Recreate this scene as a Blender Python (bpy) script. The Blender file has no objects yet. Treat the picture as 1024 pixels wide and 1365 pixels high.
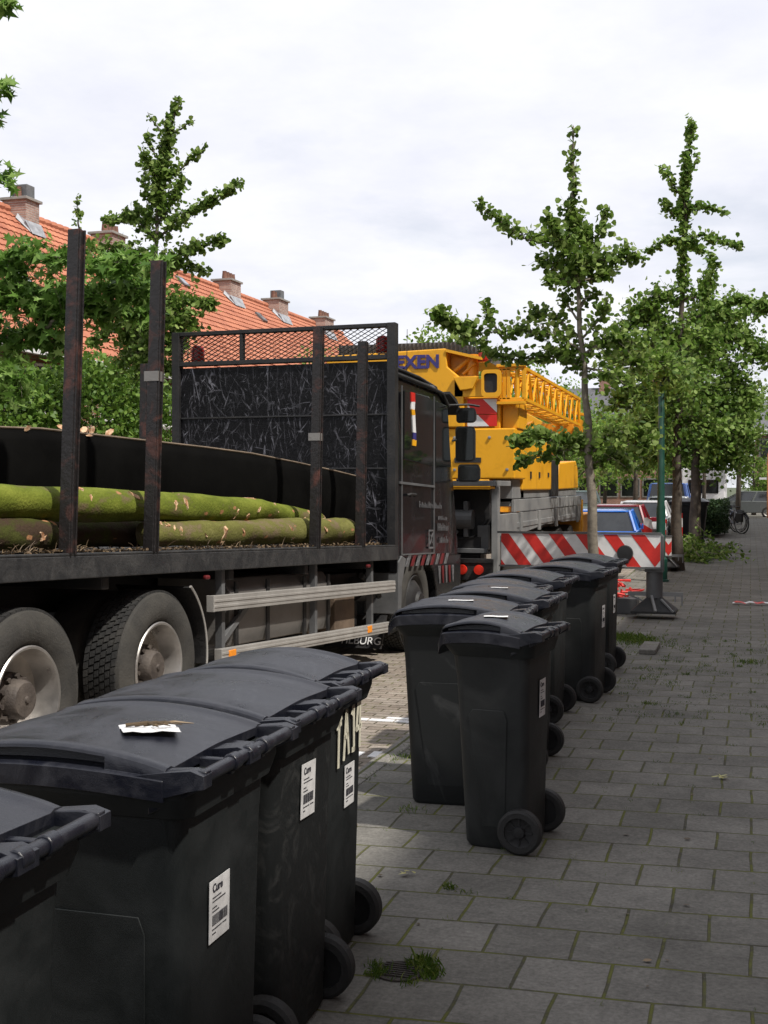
import bpy, bmesh, math, random
from mathutils import Vector, Matrix
random.seed(7)
S = bpy.context.scene
C = S.collection
R = math.radians
PI = math.pi
# ------------------------------------------------------------------ camera
FPX, HC, YH = 1650.0, 1.62, 648.0
PIT = math.atan((682.5-YH)/FPX); YAW = math.atan(488/FPX*math.cos(PIT))
cam_d = bpy.data.cameras.new('camera'); cam = bpy.data.objects.new('camera', cam_d); C.objects.link(cam)
cam.location = (0, 0, HC); cam.rotation_euler = (PI/2-PIT, 0, YAW)
cam_d.sensor_fit = 'VERTICAL'; cam_d.sensor_height = 24.0; cam_d.lens = 24.0*FPX/1365.0
cam_d.clip_start = 0.05; cam_d.clip_end = 3000
S.camera = cam
# ------------------------------------------------------------------ sky and sun
SUN_EL, SUN_AZ = 55.0, 118.0        # azimuth clockwise from +Y (towards +X)
w = bpy.data.worlds.new("World"); S.world = w; w.use_nodes = True
nt = w.node_tree; nt.nodes.clear()
def N(nt, t, **k):
    n = nt.nodes.new(t)
    for a, b in k.items():
        if a in n.inputs: n.inputs[a].default_value = b
        else: setattr(n, a, b)
    return n
def L(nt, a, b): nt.links.new(a, b)
out = N(nt, 'ShaderNodeOutputWorld')
sky = N(nt, 'ShaderNodeTexSky', sky_type='NISHITA'); sky.sun_disc = False
sky.sun_elevation = R(SUN_EL); sky.sun_rotation = R(SUN_AZ); sky.air_density = 1.0; sky.dust_density = 2.0
tc = N(nt, 'ShaderNodeTexCoord')
sep = N(nt, 'ShaderNodeSeparateXYZ'); L(nt, tc.outputs['Generated'], sep.inputs[0])
zz = N(nt, 'ShaderNodeMath', operation='ADD'); L(nt, sep.outputs[2], zz.inputs[0]); zz.inputs[1].default_value = .16
dx = N(nt, 'ShaderNodeMath', operation='DIVIDE'); L(nt, sep.outputs[0], dx.inputs[0]); L(nt, zz.outputs[0], dx.inputs[1])
dy = N(nt, 'ShaderNodeMath', operation='DIVIDE'); L(nt, sep.outputs[1], dy.inputs[0]); L(nt, zz.outputs[0], dy.inputs[1])
cmb = N(nt, 'ShaderNodeCombineXYZ'); L(nt, dx.outputs[0], cmb.inputs[0]); L(nt, dy.outputs[0], cmb.inputs[1]); cmb.inputs[2].default_value = 3.3
n1 = N(nt, 'ShaderNodeTexNoise', Scale=.9, Detail=7.0, Roughness=.52, Distortion=.3); L(nt, cmb.outputs[0], n1.inputs['Vector'])
r1 = N(nt, 'ShaderNodeValToRGB'); L(nt, n1.outputs[0], r1.inputs[0])
r1.color_ramp.elements[0].position = .34; r1.color_ramp.elements[0].color = (.62, .62, .62, 1)
r1.color_ramp.elements[1].position = .46; r1.color_ramp.elements[1].color = (1, 1, 1, 1)
n2 = N(nt, 'ShaderNodeTexNoise', Scale=2.6, Detail=6.0, Roughness=.6); L(nt, cmb.outputs[0], n2.inputs['Vector'])
r2 = N(nt, 'ShaderNodeValToRGB'); L(nt, n2.outputs[0], r2.inputs[0])
r2.color_ramp.elements[0].position = .3; r2.color_ramp.elements[0].color = (.76, .775, .86, 1)
r2.color_ramp.elements[1].position = .72; r2.color_ramp.elements[1].color = (.92, .925, .96, 1)
b1 = N(nt, 'ShaderNodeBackground', Strength=.11); L(nt, sky.outputs[0], b1.inputs[0])
b2 = N(nt, 'ShaderNodeBackground', Strength=1.0); L(nt, r2.outputs[0], b2.inputs[0])
mx = N(nt, 'ShaderNodeMixShader'); L(nt, r1.outputs[0], mx.inputs[0]); L(nt, b1.outputs[0], mx.inputs[1]); L(nt, b2.outputs[0], mx.inputs[2])
L(nt, mx.outputs[0], out.inputs[0])
sd = bpy.data.lights.new('sun', 'SUN'); sd.energy = 4.2; sd.angle = R(1.5); sd.color = (1, .95, .87)
sun = bpy.data.objects.new('sun', sd); C.objects.link(sun)
ca, sa = math.cos(R(SUN_EL)), math.sin(R(SUN_EL))
SDIR = Vector((ca*math.sin(R(SUN_AZ)), ca*math.cos(R(SUN_AZ)), sa))
sun.rotation_euler = SDIR.to_track_quat('Z', 'Y').to_euler()
S.view_settings.view_transform = 'Standard'; S.view_settings.look = 'None'
S.view_settings.exposure = 0.2; S.view_settings.gamma = 1.0

# ------------------------------------------------------------------ pixel helpers (photo pixel -> world, used to measure positions)
_F = Vector((-math.sin(YAW)*math.cos(PIT), math.cos(YAW)*math.cos(PIT), -math.sin(PIT)))
_Rt = Vector((math.cos(YAW), math.sin(YAW), 0)); _U = _Rt.cross(_F); _C = Vector((0, 0, HC))
def ray(x, y): return _F*FPX + _Rt*(x-512) - _U*(y-682.5)
def atY(x, y, Y): r = ray(x, y); return _C + r*(Y/r.y)
def atX(x, y, X): r = ray(x, y); return _C + r*(X/r.x)
def atZ(x, y, z): r = ray(x, y); return _C + r*((z-HC)/r.z)
def pl(x, y, P, n): r = ray(x, y); return _C + r*((P-_C).dot(n)/r.dot(n))

# ------------------------------------------------------------------ materials
def newmat(name):
    m = bpy.data.materials.new(name); m.use_nodes = True
    nt = m.node_tree; b = nt.nodes['Principled BSDF']; return m, nt, b
def mat(name, col, rough=.6, metal=0., var=.25, scale=6., bump=.0, bscale=40., spec=.5, col2=None, coat=0., rvar=.1, thr=(.35, .65), dist=0., coord='Object'):
    m, nt, b = newmat(name)
    tc = N(nt, 'ShaderNodeTexCoord')
    no = N(nt, 'ShaderNodeTexNoise', Scale=scale, Detail=6., Roughness=.62, Distortion=dist); L(nt, tc.outputs[coord], no.inputs['Vector'])
    rp = N(nt, 'ShaderNodeValToRGB'); L(nt, no.outputs[0], rp.inputs[0])
    c2 = col2 or tuple(min(1, c*(1+var)) for c in col)
    c1 = col if col2 else tuple(c*(1-var) for c in col)
    rp.color_ramp.elements[0].position = thr[0]; rp.color_ramp.elements[0].color = (*c1, 1)
    rp.color_ramp.elements[1].position = thr[1]; rp.color_ramp.elements[1].color = (*c2, 1)
    L(nt, rp.outputs[0], b.inputs['Base Color'])
    mr = N(nt, 'ShaderNodeMapRange'); L(nt, no.outputs[0], mr.inputs[0]); mr.inputs[1].default_value = .3; mr.inputs[2].default_value = .7
    mr.inputs[3].default_value = max(0.02, rough-rvar); mr.inputs[4].default_value = min(1, rough+rvar)
    L(nt, mr.outputs[0], b.inputs['Roughness'])
    b.inputs['Metallic'].default_value = metal
    b.inputs['Specular IOR Level'].default_value = spec
    b.inputs['Coat Weight'].default_value = coat
    if bump:
        nb = N(nt, 'ShaderNodeTexNoise', Scale=bscale, Detail=5., Roughness=.6); L(nt, tc.outputs[coord], nb.inputs['Vector'])
        bu = N(nt, 'ShaderNodeBump', Strength=bump, Distance=.01); L(nt, nb.outputs[0], bu.inputs['Height']); L(nt, bu.outputs[0], b.inputs['Normal'])
    return m
def leafmat(name, a, b_, c, trans=.3, rough=.5):
    m, nt, b = newmat(name)
    g = N(nt, 'ShaderNodeNewGeometry')
    rp = N(nt, 'ShaderNodeValToRGB'); L(nt, g.outputs['Random Per Island'], rp.inputs[0])
    e = rp.color_ramp.elements; e[0].color = (*a, 1); e[0].position = 0; e[1].color = (*c, 1); e[1].position = 1
    x = e.new(.55); x.color = (*b_, 1)
    L(nt, rp.outputs[0], b.inputs['Base Color']); b.inputs['Roughness'].default_value = rough; b.inputs['Specular IOR Level'].default_value = .25
    t = N(nt, 'ShaderNodeBsdfTranslucent'); L(nt, rp.outputs[0], t.inputs[0])
    ms = N(nt, 'ShaderNodeMixShader'); ms.inputs[0].default_value = trans
    o = nt.nodes['Material Output']; L(nt, b.outputs[0], ms.inputs[1]); L(nt, t.outputs[0], ms.inputs[2]); L(nt, ms.outputs[0], o.inputs[0])
    return m
M = {}
M['bin'] = mat('bin_plastic', (.0095, .0115, .0120), .55, 0, .0, 4, .12, 300, .25, rvar=.12, col2=(.026, .029, .030), thr=(.40, .8), dist=.8)
M['bin_dusty'] = mat('dusty_bin_plastic', (.011, .0125, .013), .6, 0, .0, 7, .12, 300, .25, rvar=.15, col2=(.045, .046, .045), thr=(.50, .85), dist=2.5)
M['bin_grey'] = mat('greyish_bin_plastic', (.020, .022, .022), .55, 0, .5, 3, .12, 300, .25, col2=(.042, .044, .044), thr=(.40, .78), dist=1.2)
M['bin_old'] = mat('faded_bin_plastic', (.015, .0165, .017), .55, 0, .5, 2.6, .12, 300, .25, col2=(.085, .086, .086), thr=(.55, .80), dist=1.4)
M['lid'] = mat('lid_plastic', (.0065, .0075, .0130), .37, 0, .0, 4.5, .15, 260, .5, col2=(.036, .037, .045), thr=(.45, .82), dist=2., rvar=.16)  # bluish cast puts the sky's sheen on the lids into the base colour
M['rubber'] = mat('rubber', (.018, .018, .018), .75, 0, .3, 8, .3, 60)
M['hub'] = mat('wheel_hub_plastic', (.012, .012, .013), .5)
M['sticker'] = mat('sticker_paper', (.62, .62, .62), .55, 0, .12, 30)
M['ink'] = mat('ink', (.03, .03, .04), .6)
M['paint'] = mat('cream_paint', (.62, .60, .48), .6, 0, .15, 60)
M['tyre'] = mat('tyre_rubber', (.028, .027, .025), .85, 0, .0, 4, .5, 70, col2=(.072, .067, .058), thr=(.35, .8), dist=.6)
M['tyrec'] = mat('tread_rubber', (.020, .020, .020), .8, 0, .3, 6, .4, 60, col2=(.06, .056, .05), thr=(.5, .85))
M['rim'] = mat('dusty_silver_rim', (.44, .42, .40), .33, .75, .25, 5, .1, 80)
M['hubiron'] = mat('dusty_hub_iron', (.055, .045, .04), .7, .2, .3, 12, .5, 60, col2=(.12, .10, .085))
M['dark'] = mat('dirty_black_steel', (.012, .012, .013), .6, .0, .4, 6, .4, 50, col2=(.035, .032, .03), thr=(.45, .8))
M['steel'] = mat('weathered_dark_steel', (.026, .027, .029), .6, .2, .3, 5, .6, 40, col2=(.07, .068, .066), thr=(.42, .8), dist=1.)
M['stake'] = mat('rust_streaked_stake_steel', (.012, .010, .010), .55, .1, .3, 3.5, .6, 30, col2=(.10, .034, .024), thr=(.52, .76), dist=2.)
M['alu'] = mat('dull_aluminium', (.42, .405, .38), .5, .25, .2, 3, .1, 60, col2=(.30, .285, .265))
M['tank'] = mat('dusty_aluminium_tank', (.20, .19, .18), .5, .4, .2, 2.5, .2, 40, col2=(.28, .265, .25))
M['greybox'] = mat('grey_painted_steel', (.085, .088, .092), .55, .1, .25, 3, .2, 40, col2=(.14, .142, .145))
M['orangeR'] = mat('amber_reflector', (.85, .28, .02), .3, 0, .1, 40)
M['redR'] = mat('red_lens', (.30, .012, .008), .25, 0, .2, 40)
M['cab'] = mat('black_cab_paint', (.003, .003, .004), .22, 0, .4, 3, .35, 2.2, .28, coat=.18, col2=(.008, .008, .009), rvar=.10)
M['glass'] = mat('dark_glass', (.008, .010, .010), .07, 0, .2, 2, 0, 1, .45, rvar=.02)
M['carglass'] = mat('car_window_glass', (.022, .025, .028), .12, 0, .3, 3, 0, 1, .8, rvar=.03)
M['mirror'] = mat('mirror_glass', (.12, .13, .13), .08, .9, .1, 2)
M['white'] = mat('white_paint', (.72, .72, .72), .5, 0, .08, 8)
M['greywhite'] = mat('worn_grey_lettering', (.11, .11, .115), .6, 0, .5, 30)
M['red'] = mat('red_paint', (.60, .025, .018), .5, 0, .12, 8)
M['dred'] = mat('dark_red_paint', (.12, .010, .012), .5, 0, .2, 8)
M['yellow'] = mat('crane_yellow_paint', (.54, .245, .010), .5, 0, .1, 2.2, .08, 40, col2=(.76, .365, .009), rvar=.12, thr=(.22, .48), dist=1.5)
M['yellowd'] = mat('dull_yellow_paint', (.60, .25, .01), .5, 0, .2, 3)
M['navy'] = mat('navy_lettering', (.035, .03, .16), .5, 0, .1, 8)
M['cgrey'] = mat('crane_grey_paint', (.16, .165, .17), .5, .05, .2, 2.5, .15, 40, col2=(.25, .25, .245))
M['brick'] = None
M['green_post'] = mat('green_lamp_paint', (.005, .050, .034), .4, 0, .15, 6)
M['bark'] = mat('grey_brown_bark', (.13, .11, .085), .9, 0, .3, 12, .9, 30, col2=(.24, .21, .165))
M['barkd'] = mat('dark_bark', (.05, .040, .030), .9, 0, .3, 12, .9, 30, col2=(.10, .08, .062))
M['leafg'] = leafmat('ginkgo_leaf', (.050, .102, .014), (.150, .245, .040), (.34, .44, .14), .46, .5)
M['leafy'] = leafmat('yellowish_ginkgo_leaf', (.058, .128, .016), (.155, .265, .044), (.32, .44, .13), .46, .5)
M['leafm'] = leafmat('sweetgum_leaf', (.060, .135, .018), (.155, .29, .050), (.32, .47, .14), .46, .45)
M['leafh'] = leafmat('hedge_leaf', (.045, .10, .014), (.10, .19, .026), (.20, .31, .06), .35, .45)
M['leaff'] = leafmat('far_leaf', (.07, .145, .018), (.16, .27, .042), (.29, .41, .09), .48)
M['leafc'] = leafmat('conifer_needle', (.014, .034, .012), (.026, .058, .018), (.05, .085, .025), .1)
M['grass'] = leafmat('grass_blade', (.05, .10, .012), (.095, .16, .020), (.19, .22, .05), .25)
M['moss'] = leafmat('joint_moss', (.045, .055, .010), (.08, .09, .014), (.13, .13, .03), .1)
M['chip'] = leafmat('wood_chip', (.13, .085, .05), (.08, .055, .03), (.24, .17, .10), .1)
M['wood'] = mat('fresh_cut_wood', (.36, .17, .08), .8, 0, .0, 30, .6, 60, col2=(.62, .45, .29), thr=(.4, .6))
M['plate'] = mat('dark_sheet_steel', (.0035, .0034, .0032), .9, 0, .4, 2.5, .2, 20, .05)
M['platee'] = mat('sheet_edge', (.16, .12, .085), .8, 0, .3, 8)
M['pot'] = mat('clay_pot', (.20, .10, .07), .8, 0, .3, 10)
M['lead'] = mat('lead_flashing', (.30, .31, .33), .6, .1, .3, 5)
M['concrete'] = mat('concrete', (.24, .23, .21), .85, 0, .2, 5, .4, 80)
M['hose'] = mat('red_tape_plastic', (.62, .04, .03), .45, 0, .2, 9)
M['drain'] = mat('drain_iron', (.05, .042, .036), .8, .2, .4, 20, .8, 60)

def striped(name, c1, c2, expr, w=.1, rough=.45):      # stripes in object space: expr=(a,b,c) direction
    m, nt, b = newmat(name)
    tc = N(nt, 'ShaderNodeTexCoord'); d = N(nt, 'ShaderNodeVectorMath', operation='DOT_PRODUCT')
    L(nt, tc.outputs['Object'], d.inputs[0]); d.inputs[1].default_value = expr
    q = N(nt, 'ShaderNodeMath', operation='DIVIDE'); L(nt, d.outputs['Value'], q.inputs[0]); q.inputs[1].default_value = w
    f = N(nt, 'ShaderNodeMath', operation='FRACT'); L(nt, q.outputs[0], f.inputs[0])
    g = N(nt, 'ShaderNodeMath', operation='GREATER_THAN'); L(nt, f.outputs[0], g.inputs[0]); g.inputs[1].default_value = .5
    x = N(nt, 'ShaderNodeMix', data_type='RGBA'); L(nt, g.outputs[0], x.inputs[0]); x.inputs[6].default_value = (*c1, 1); x.inputs[7].default_value = (*c2, 1)
    L(nt, x.outputs[2], b.inputs['Base Color']); b.inputs['Roughness'].default_value = rough
    return m

def bricktex(name, c1, c2, mortar, bw, bh, ms=.012, off=.5, rough=.85, bump=.5, axes='xy', shift=(0, 0), moss=None, mossthr=(.5, .62), spotc=None, smooth=.1, skew=0.):
    m, nt, b = newmat(name)
    tc = N(nt, 'ShaderNodeTexCoord'); sp = N(nt, 'ShaderNodeSeparateXYZ'); L(nt, tc.outputs['Object'], sp.inputs[0])
    cb = N(nt, 'ShaderNodeCombineXYZ')
    idx = {'x': 0, 'y': 1, 'z': 2}
    for k in (0, 1):
        a = N(nt, 'ShaderNodeMath', operation='ADD'); a.inputs[1].default_value = shift[k]
        src_ = sp.outputs[idx[axes[k]]]
        if k == 1 and skew:      # courses laid slightly off square to the kerb
            sk = N(nt, 'ShaderNodeMath', operation='MULTIPLY_ADD'); L(nt, sp.outputs[idx[axes[0]]], sk.inputs[0]); sk.inputs[1].default_value = -skew; L(nt, src_, sk.inputs[2]); src_ = sk.outputs[0]
        L(nt, src_, a.inputs[0]); L(nt, a.outputs[0], cb.inputs[k])
    # slight wobble so that joints are not perfectly straight
    wn = N(nt, 'ShaderNodeTexNoise', Scale=2.2, Detail=2.); L(nt, tc.outputs['Object'], wn.inputs['Vector'])
    ws = N(nt, 'ShaderNodeVectorMath', operation='SUBTRACT'); L(nt, wn.outputs[1], ws.inputs[0]); ws.inputs[1].default_value = (.5, .5, .5)
    wm = N(nt, 'ShaderNodeVectorMath', operation='SCALE'); L(nt, ws.outputs[0], wm.inputs[0]); wm.inputs['Scale'].default_value = bh*.10
    wa = N(nt, 'ShaderNodeVectorMath', operation='ADD'); L(nt, cb.outputs[0], wa.inputs[0]); L(nt, wm.outputs[0], wa.inputs[1])
    br = N(nt, 'ShaderNodeTexBrick', offset=off, offset_frequency=2, squash=1.0)
    for k, v in {'Scale': 1., 'Mortar Size': ms, 'Mortar Smooth': smooth, 'Bias': 0., 'Brick Width': bw, 'Row Height': bh}.items(): br.inputs[k].default_value = v
    br.inputs['Color1'].default_value = (*c1, 1); br.inputs['Color2'].default_value = (*c2, 1); br.inputs['Mortar'].default_value = (*mortar, 1)
    L(nt, wa.outputs[0], br.inputs['Vector'])
    no = N(nt, 'ShaderNodeTexNoise', Scale=1.3, Detail=8., Roughness=.7); L(nt, tc.outputs['Object'], no.inputs['Vector'])
    no2 = N(nt, 'ShaderNodeTexNoise', Scale=55., Detail=4., Roughness=.7); L(nt, tc.outputs['Object'], no2.inputs['Vector'])
    rr = N(nt, 'ShaderNodeMapRange'); L(nt, no.outputs[0], rr.inputs[0]); rr.inputs[1].default_value = .3; rr.inputs[2].default_value = .7; rr.inputs[3].default_value = .74; rr.inputs[4].default_value = 1.22
    rr2 = N(nt, 'ShaderNodeMapRange'); L(nt, no2.outputs[0], rr2.inputs[0]); rr2.inputs[1].default_value = .3; rr2.inputs[2].default_value = .7; rr2.inputs[3].default_value = .72; rr2.inputs[4].default_value = 1.3
    mm0 = N(nt, 'ShaderNodeMath', operation='MULTIPLY'); L(nt, rr.outputs[0], mm0.inputs[0]); L(nt, rr2.outputs[0], mm0.inputs[1])
    no3 = N(nt, 'ShaderNodeTexNoise', Scale=7., Detail=5., Roughness=.75, Distortion=1.); L(nt, tc.outputs['Object'], no3.inputs['Vector'])
    rr3 = N(nt, 'ShaderNodeMapRange'); L(nt, no3.outputs[0], rr3.inputs[0]); rr3.inputs[1].default_value = .3; rr3.inputs[2].default_value = .7; rr3.inputs[3].default_value = .80; rr3.inputs[4].default_value = 1.2
    mm = N(nt, 'ShaderNodeMath', operation='MULTIPLY'); L(nt, mm0.outputs[0], mm.inputs[0]); L(nt, rr3.outputs[0], mm.inputs[1])
    vm = N(nt, 'ShaderNodeVectorMath', operation='SCALE'); L(nt, br.outputs[0], vm.inputs[0]); L(nt, mm.outputs[0], vm.inputs['Scale'])
    src = vm.outputs[0]
    if moss:
        mn = N(nt, 'ShaderNodeTexNoise', Scale=3.2, Detail=6., Roughness=.75); L(nt, tc.outputs['Object'], mn.inputs['Vector'])
        mr = N(nt, 'ShaderNodeMapRange'); L(nt, mn.outputs[0], mr.inputs[0]); mr.inputs[1].default_value = mossthr[0]; mr.inputs[2].default_value = mossthr[1]
        mt = N(nt, 'ShaderNodeMath', operation='MULTIPLY'); L(nt, mr.outputs[0], mt.inputs[0]); L(nt, br.outputs[1], mt.inputs[1])
        mxx = N(nt, 'ShaderNodeMix', data_type='RGBA'); L(nt, mt.outputs[0], mxx.inputs[0]); L(nt, src, mxx.inputs[6]); mxx.inputs[7].default_value = (*moss, 1)
        src = mxx.outputs[2]
    if spotc:
        vo = N(nt, 'ShaderNodeTexNoise', Scale=9., Detail=5., Roughness=.8); L(nt, tc.outputs['Object'], vo.inputs['Vector'])
        sr = N(nt, 'ShaderNodeMapRange'); L(nt, vo.outputs[0], sr.inputs[0]); sr.inputs[1].default_value = .60; sr.inputs[2].default_value = .75; sr.inputs[4].default_value = .5
        m3 = N(nt, 'ShaderNodeMix', data_type='RGBA'); L(nt, sr.outputs[0], m3.inputs[0]); L(nt, src, m3.inputs[6]); m3.inputs[7].default_value = (*spotc, 1)
        src = m3.outputs[2]
    L(nt, src, b.inputs['Base Color']); b.inputs['Roughness'].default_value = rough; b.inputs['Specular IOR Level'].default_value = .3
    h = N(nt, 'ShaderNodeMath', operation='MULTIPLY_ADD'); L(nt, br.outputs[1], h.inputs[0]); h.inputs[1].default_value = -1.0
    hs = N(nt, 'ShaderNodeMath', operation='MULTIPLY'); L(nt, no2.outputs[0], hs.inputs[0]); hs.inputs[1].default_value = .35; L(nt, hs.outputs[0], h.inputs[2])
    bu = N(nt, 'ShaderNodeBump', Strength=bump, Distance=.012); L(nt, h.outputs[0], bu.inputs['Height']); L(nt, bu.outputs[0], b.inputs['Normal'])
    return m
M['paving'] = bricktex('concrete_tiles', (.128, .122, .109), (.170, .162, .146), (.060, .056, .040), .30, .29, .0075, .5, .9, .55, 'xy', (-.015, -3.944+2.9*2), moss=(.10, .105, .022), mossthr=(.41, .56), spotc=(.25, .24, .215), smooth=.5, skew=.055)
M['road'] = bricktex('clinker_road', (.15, .115, .092), (.21, .175, .145), (.06, .05, .035), .21, .105, .008, .5, .85, .7, 'yx', moss=(.10, .11, .03), mossthr=(.5, .62))
M['bay'] = bricktex('parking_bay_bricks', (.20, .165, .135), (.27, .235, .20), (.07, .06, .04), .21, .105, .007, .5, .85, .7, 'xy', moss=(.13, .14, .04), mossthr=(.5, .6))
M['kerb'] = bricktex('kerb_stone', (.17, .162, .148), (.22, .205, .185), (.07, .07, .03), 1.0, .5, .01, .5, .85, .6, 'yx', (0, .1), moss=(.10, .12, .03), mossthr=(.42, .6))
M['brickw'] = bricktex('red_brown_brick_wall', (.24, .10, .065), (.33, .15, .10), (.30, .27, .24), .22, .065, .01, .5, .9, .4, 'yz')
M['brickx'] = bricktex('far_brick_wall', (.25, .10, .065), (.32, .14, .095), (.30, .27, .24), .22, .065, .01, .5, .9, .4, 'xz')
M['chim'] = bricktex('weathered_chimney_brick', (.27, .15, .12), (.40, .27, .22), (.36, .33, .30), .22, .065, .01, .5, .9, .5, 'yz', spotc=(.5, .48, .45))
M['rooft'] = mat('orange_clay_tile', (.29, .098, .056), .8, 0, .0, 1.1, .5, 30, .3, col2=(.45, .18, .105), thr=(.28, .66), dist=1.)
M['rooft2'] = mat('grey_roof_tile', (.10, .10, .11), .8)

# headboard: black sheet covered with scratch marks
def scratchmat():
    m, nt, b = newmat('scratched_black_sheet')
    tc = N(nt, 'ShaderNodeTexCoord'); src = None
    for k, (ang, sx_, sz_, lo, hi) in enumerate(((12, 30, 3.0, .60, .76), (-22, 34, 3.4, .60, .77), (2, 26, 2.0, .60, .78), (42, 22, 3.2, .62, .77), (-48, 28, 3.5, .63, .77), (80, 30, 3, .64, .78), (-80, 22, 4, .65, .79), (20, 9, 5, .62, .84))):
        mp = N(nt, 'ShaderNodeMapping'); mp.vector_type = 'POINT'; mp.inputs['Rotation'].default_value = (0, R(ang), 0)
        m2 = N(nt, 'ShaderNodeMapping'); m2.inputs['Scale'].default_value = (sx_, 1, sz_); m2.inputs['Location'].default_value = (k*7.3, k*3.1, k*1.7)
        L(nt, tc.outputs['Object'], mp.inputs['Vector']); L(nt, mp.outputs[0], m2.inputs['Vector'])
        q = N(nt, 'ShaderNodeTexNoise', Scale=1., Detail=4., Roughness=.6, Distortion=1.1); L(nt, m2.outputs[0], q.inputs['Vector'])
        r = N(nt, 'ShaderNodeMapRange'); L(nt, q.outputs[0], r.inputs[0]); r.inputs[1].default_value = lo; r.inputs[2].default_value = hi
        if src is None: src = r.outputs[0]
        else:
            a = N(nt, 'ShaderNodeMath', operation='MAXIMUM'); L(nt, src, a.inputs[0]); L(nt, r.outputs[0], a.inputs[1]); src = a.outputs[0]
    lf = N(nt, 'ShaderNodeTexNoise', Scale=3.2, Detail=4., Roughness=.6); L(nt, tc.outputs['Object'], lf.inputs['Vector'])
    lr = N(nt, 'ShaderNodeMapRange'); L(nt, lf.outputs[0], lr.inputs[0]); lr.inputs[1].default_value = .36; lr.inputs[2].default_value = .64; lr.inputs[3].default_value = .12; lr.inputs[4].default_value = 1.0
    lm = N(nt, 'ShaderNodeMath', operation='MULTIPLY'); L(nt, src, lm.inputs[0]); L(nt, lr.outputs[0], lm.inputs[1]); src = lm.outputs[0]
    cn = N(nt, 'ShaderNodeTexNoise', Scale=9., Detail=6., Roughness=.7, Distortion=1.5); L(nt, tc.outputs['Object'], cn.inputs['Vector'])
    bu = N(nt, 'ShaderNodeBump', Strength=.5, Distance=.02); L(nt, cn.outputs[0], bu.inputs['Height']); L(nt, bu.outputs[0], b.inputs['Normal'])
    x = N(nt, 'ShaderNodeMix', data_type='RGBA'); L(nt, src, x.inputs[0]); x.inputs[6].default_value = (.0035, .0035, .0045, 1); x.inputs[7].default_value = (.36, .36, .41, 1)
    L(nt, x.outputs[2], b.inputs['Base Color']); b.inputs['Roughness'].default_value = .5; b.inputs['Specular IOR Level'].default_value = .2
    return m
M['scratch'] = scratchmat()
def logmat(name, moss, moss2, bark, amt):
    m, nt, b = newmat(name)
    tc = N(nt, 'ShaderNodeTexCoord')
    mp = N(nt, 'ShaderNodeMapping'); mp.inputs['Scale'].default_value = (1, .5, 1); L(nt, tc.outputs['Object'], mp.inputs['Vector'])
    no = N(nt, 'ShaderNodeTexNoise', Scale=5., Detail=8., Roughness=.7); L(nt, mp.outputs[0], no.inputs['Vector'])
    rp = N(nt, 'ShaderNodeValToRGB'); L(nt, no.outputs[0], rp.inputs[0])
    e = rp.color_ramp.elements; e[0].position = amt; e[0].color = (*bark, 1); e[1].position = amt+.10; e[1].color = (*moss, 1); x = e.new(.72); x.color = (*moss2, 1)
    n2 = N(nt, 'ShaderNodeTexNoise', Scale=60., Detail=4.); L(nt, tc.outputs['Object'], n2.inputs['Vector'])
    v = N(nt, 'ShaderNodeTexVoronoi'); v.inputs['Scale'].default_value = 5.; 
    mp2 = N(nt, 'ShaderNodeMapping'); mp2.inputs['Scale'].default_value = (1.2, .8, 1.7); L(nt, tc.outputs['Object'], mp2.inputs['Vector']); 
    ad = N(nt, 'ShaderNodeMixRGB', blend_type='ADD'); ad.inputs[0].default_value = .14; L(nt, mp2.outputs[0], ad.inputs[1]); L(nt, no.outputs[1], ad.inputs[2]); L(nt, ad.outputs[0], v.inputs['Vector'])
    r = N(nt, 'ShaderNodeMapRange'); L(nt, v.outputs['Distance'], r.inputs[0]); r.inputs[1].default_value = .11; r.inputs[2].default_value = .15; r.inputs[3].default_value = 1; r.inputs[4].default_value = 0
    mx = N(nt, 'ShaderNodeMix', data_type='RGBA'); L(nt, r.outputs[0], mx.inputs[0]); L(nt, rp.outputs[0], mx.inputs[6]); mx.inputs[7].default_value = (.34, .17, .08, 1)
    L(nt, mx.outputs[2], b.inputs['Base Color']); b.inputs['Roughness'].default_value = .95; b.inputs['Specular IOR Level'].default_value = .2
    bu = N(nt, 'ShaderNodeBump', Strength=.6, Distance=.012); L(nt, n2.outputs[0], bu.inputs['Height']); L(nt, bu.outputs[0], b.inputs['Normal'])
    return m
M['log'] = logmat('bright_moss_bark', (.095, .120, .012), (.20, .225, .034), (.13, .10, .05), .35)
M['log2'] = logmat('brownish_moss_bark', (.115, .115, .028), (.21, .20, .068), (.15, .115, .065), .42)
M['log3'] = logmat('dark_moss_bark', (.045, .05, .010), (.08, .085, .02), (.05, .032, .02), .45)

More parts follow.
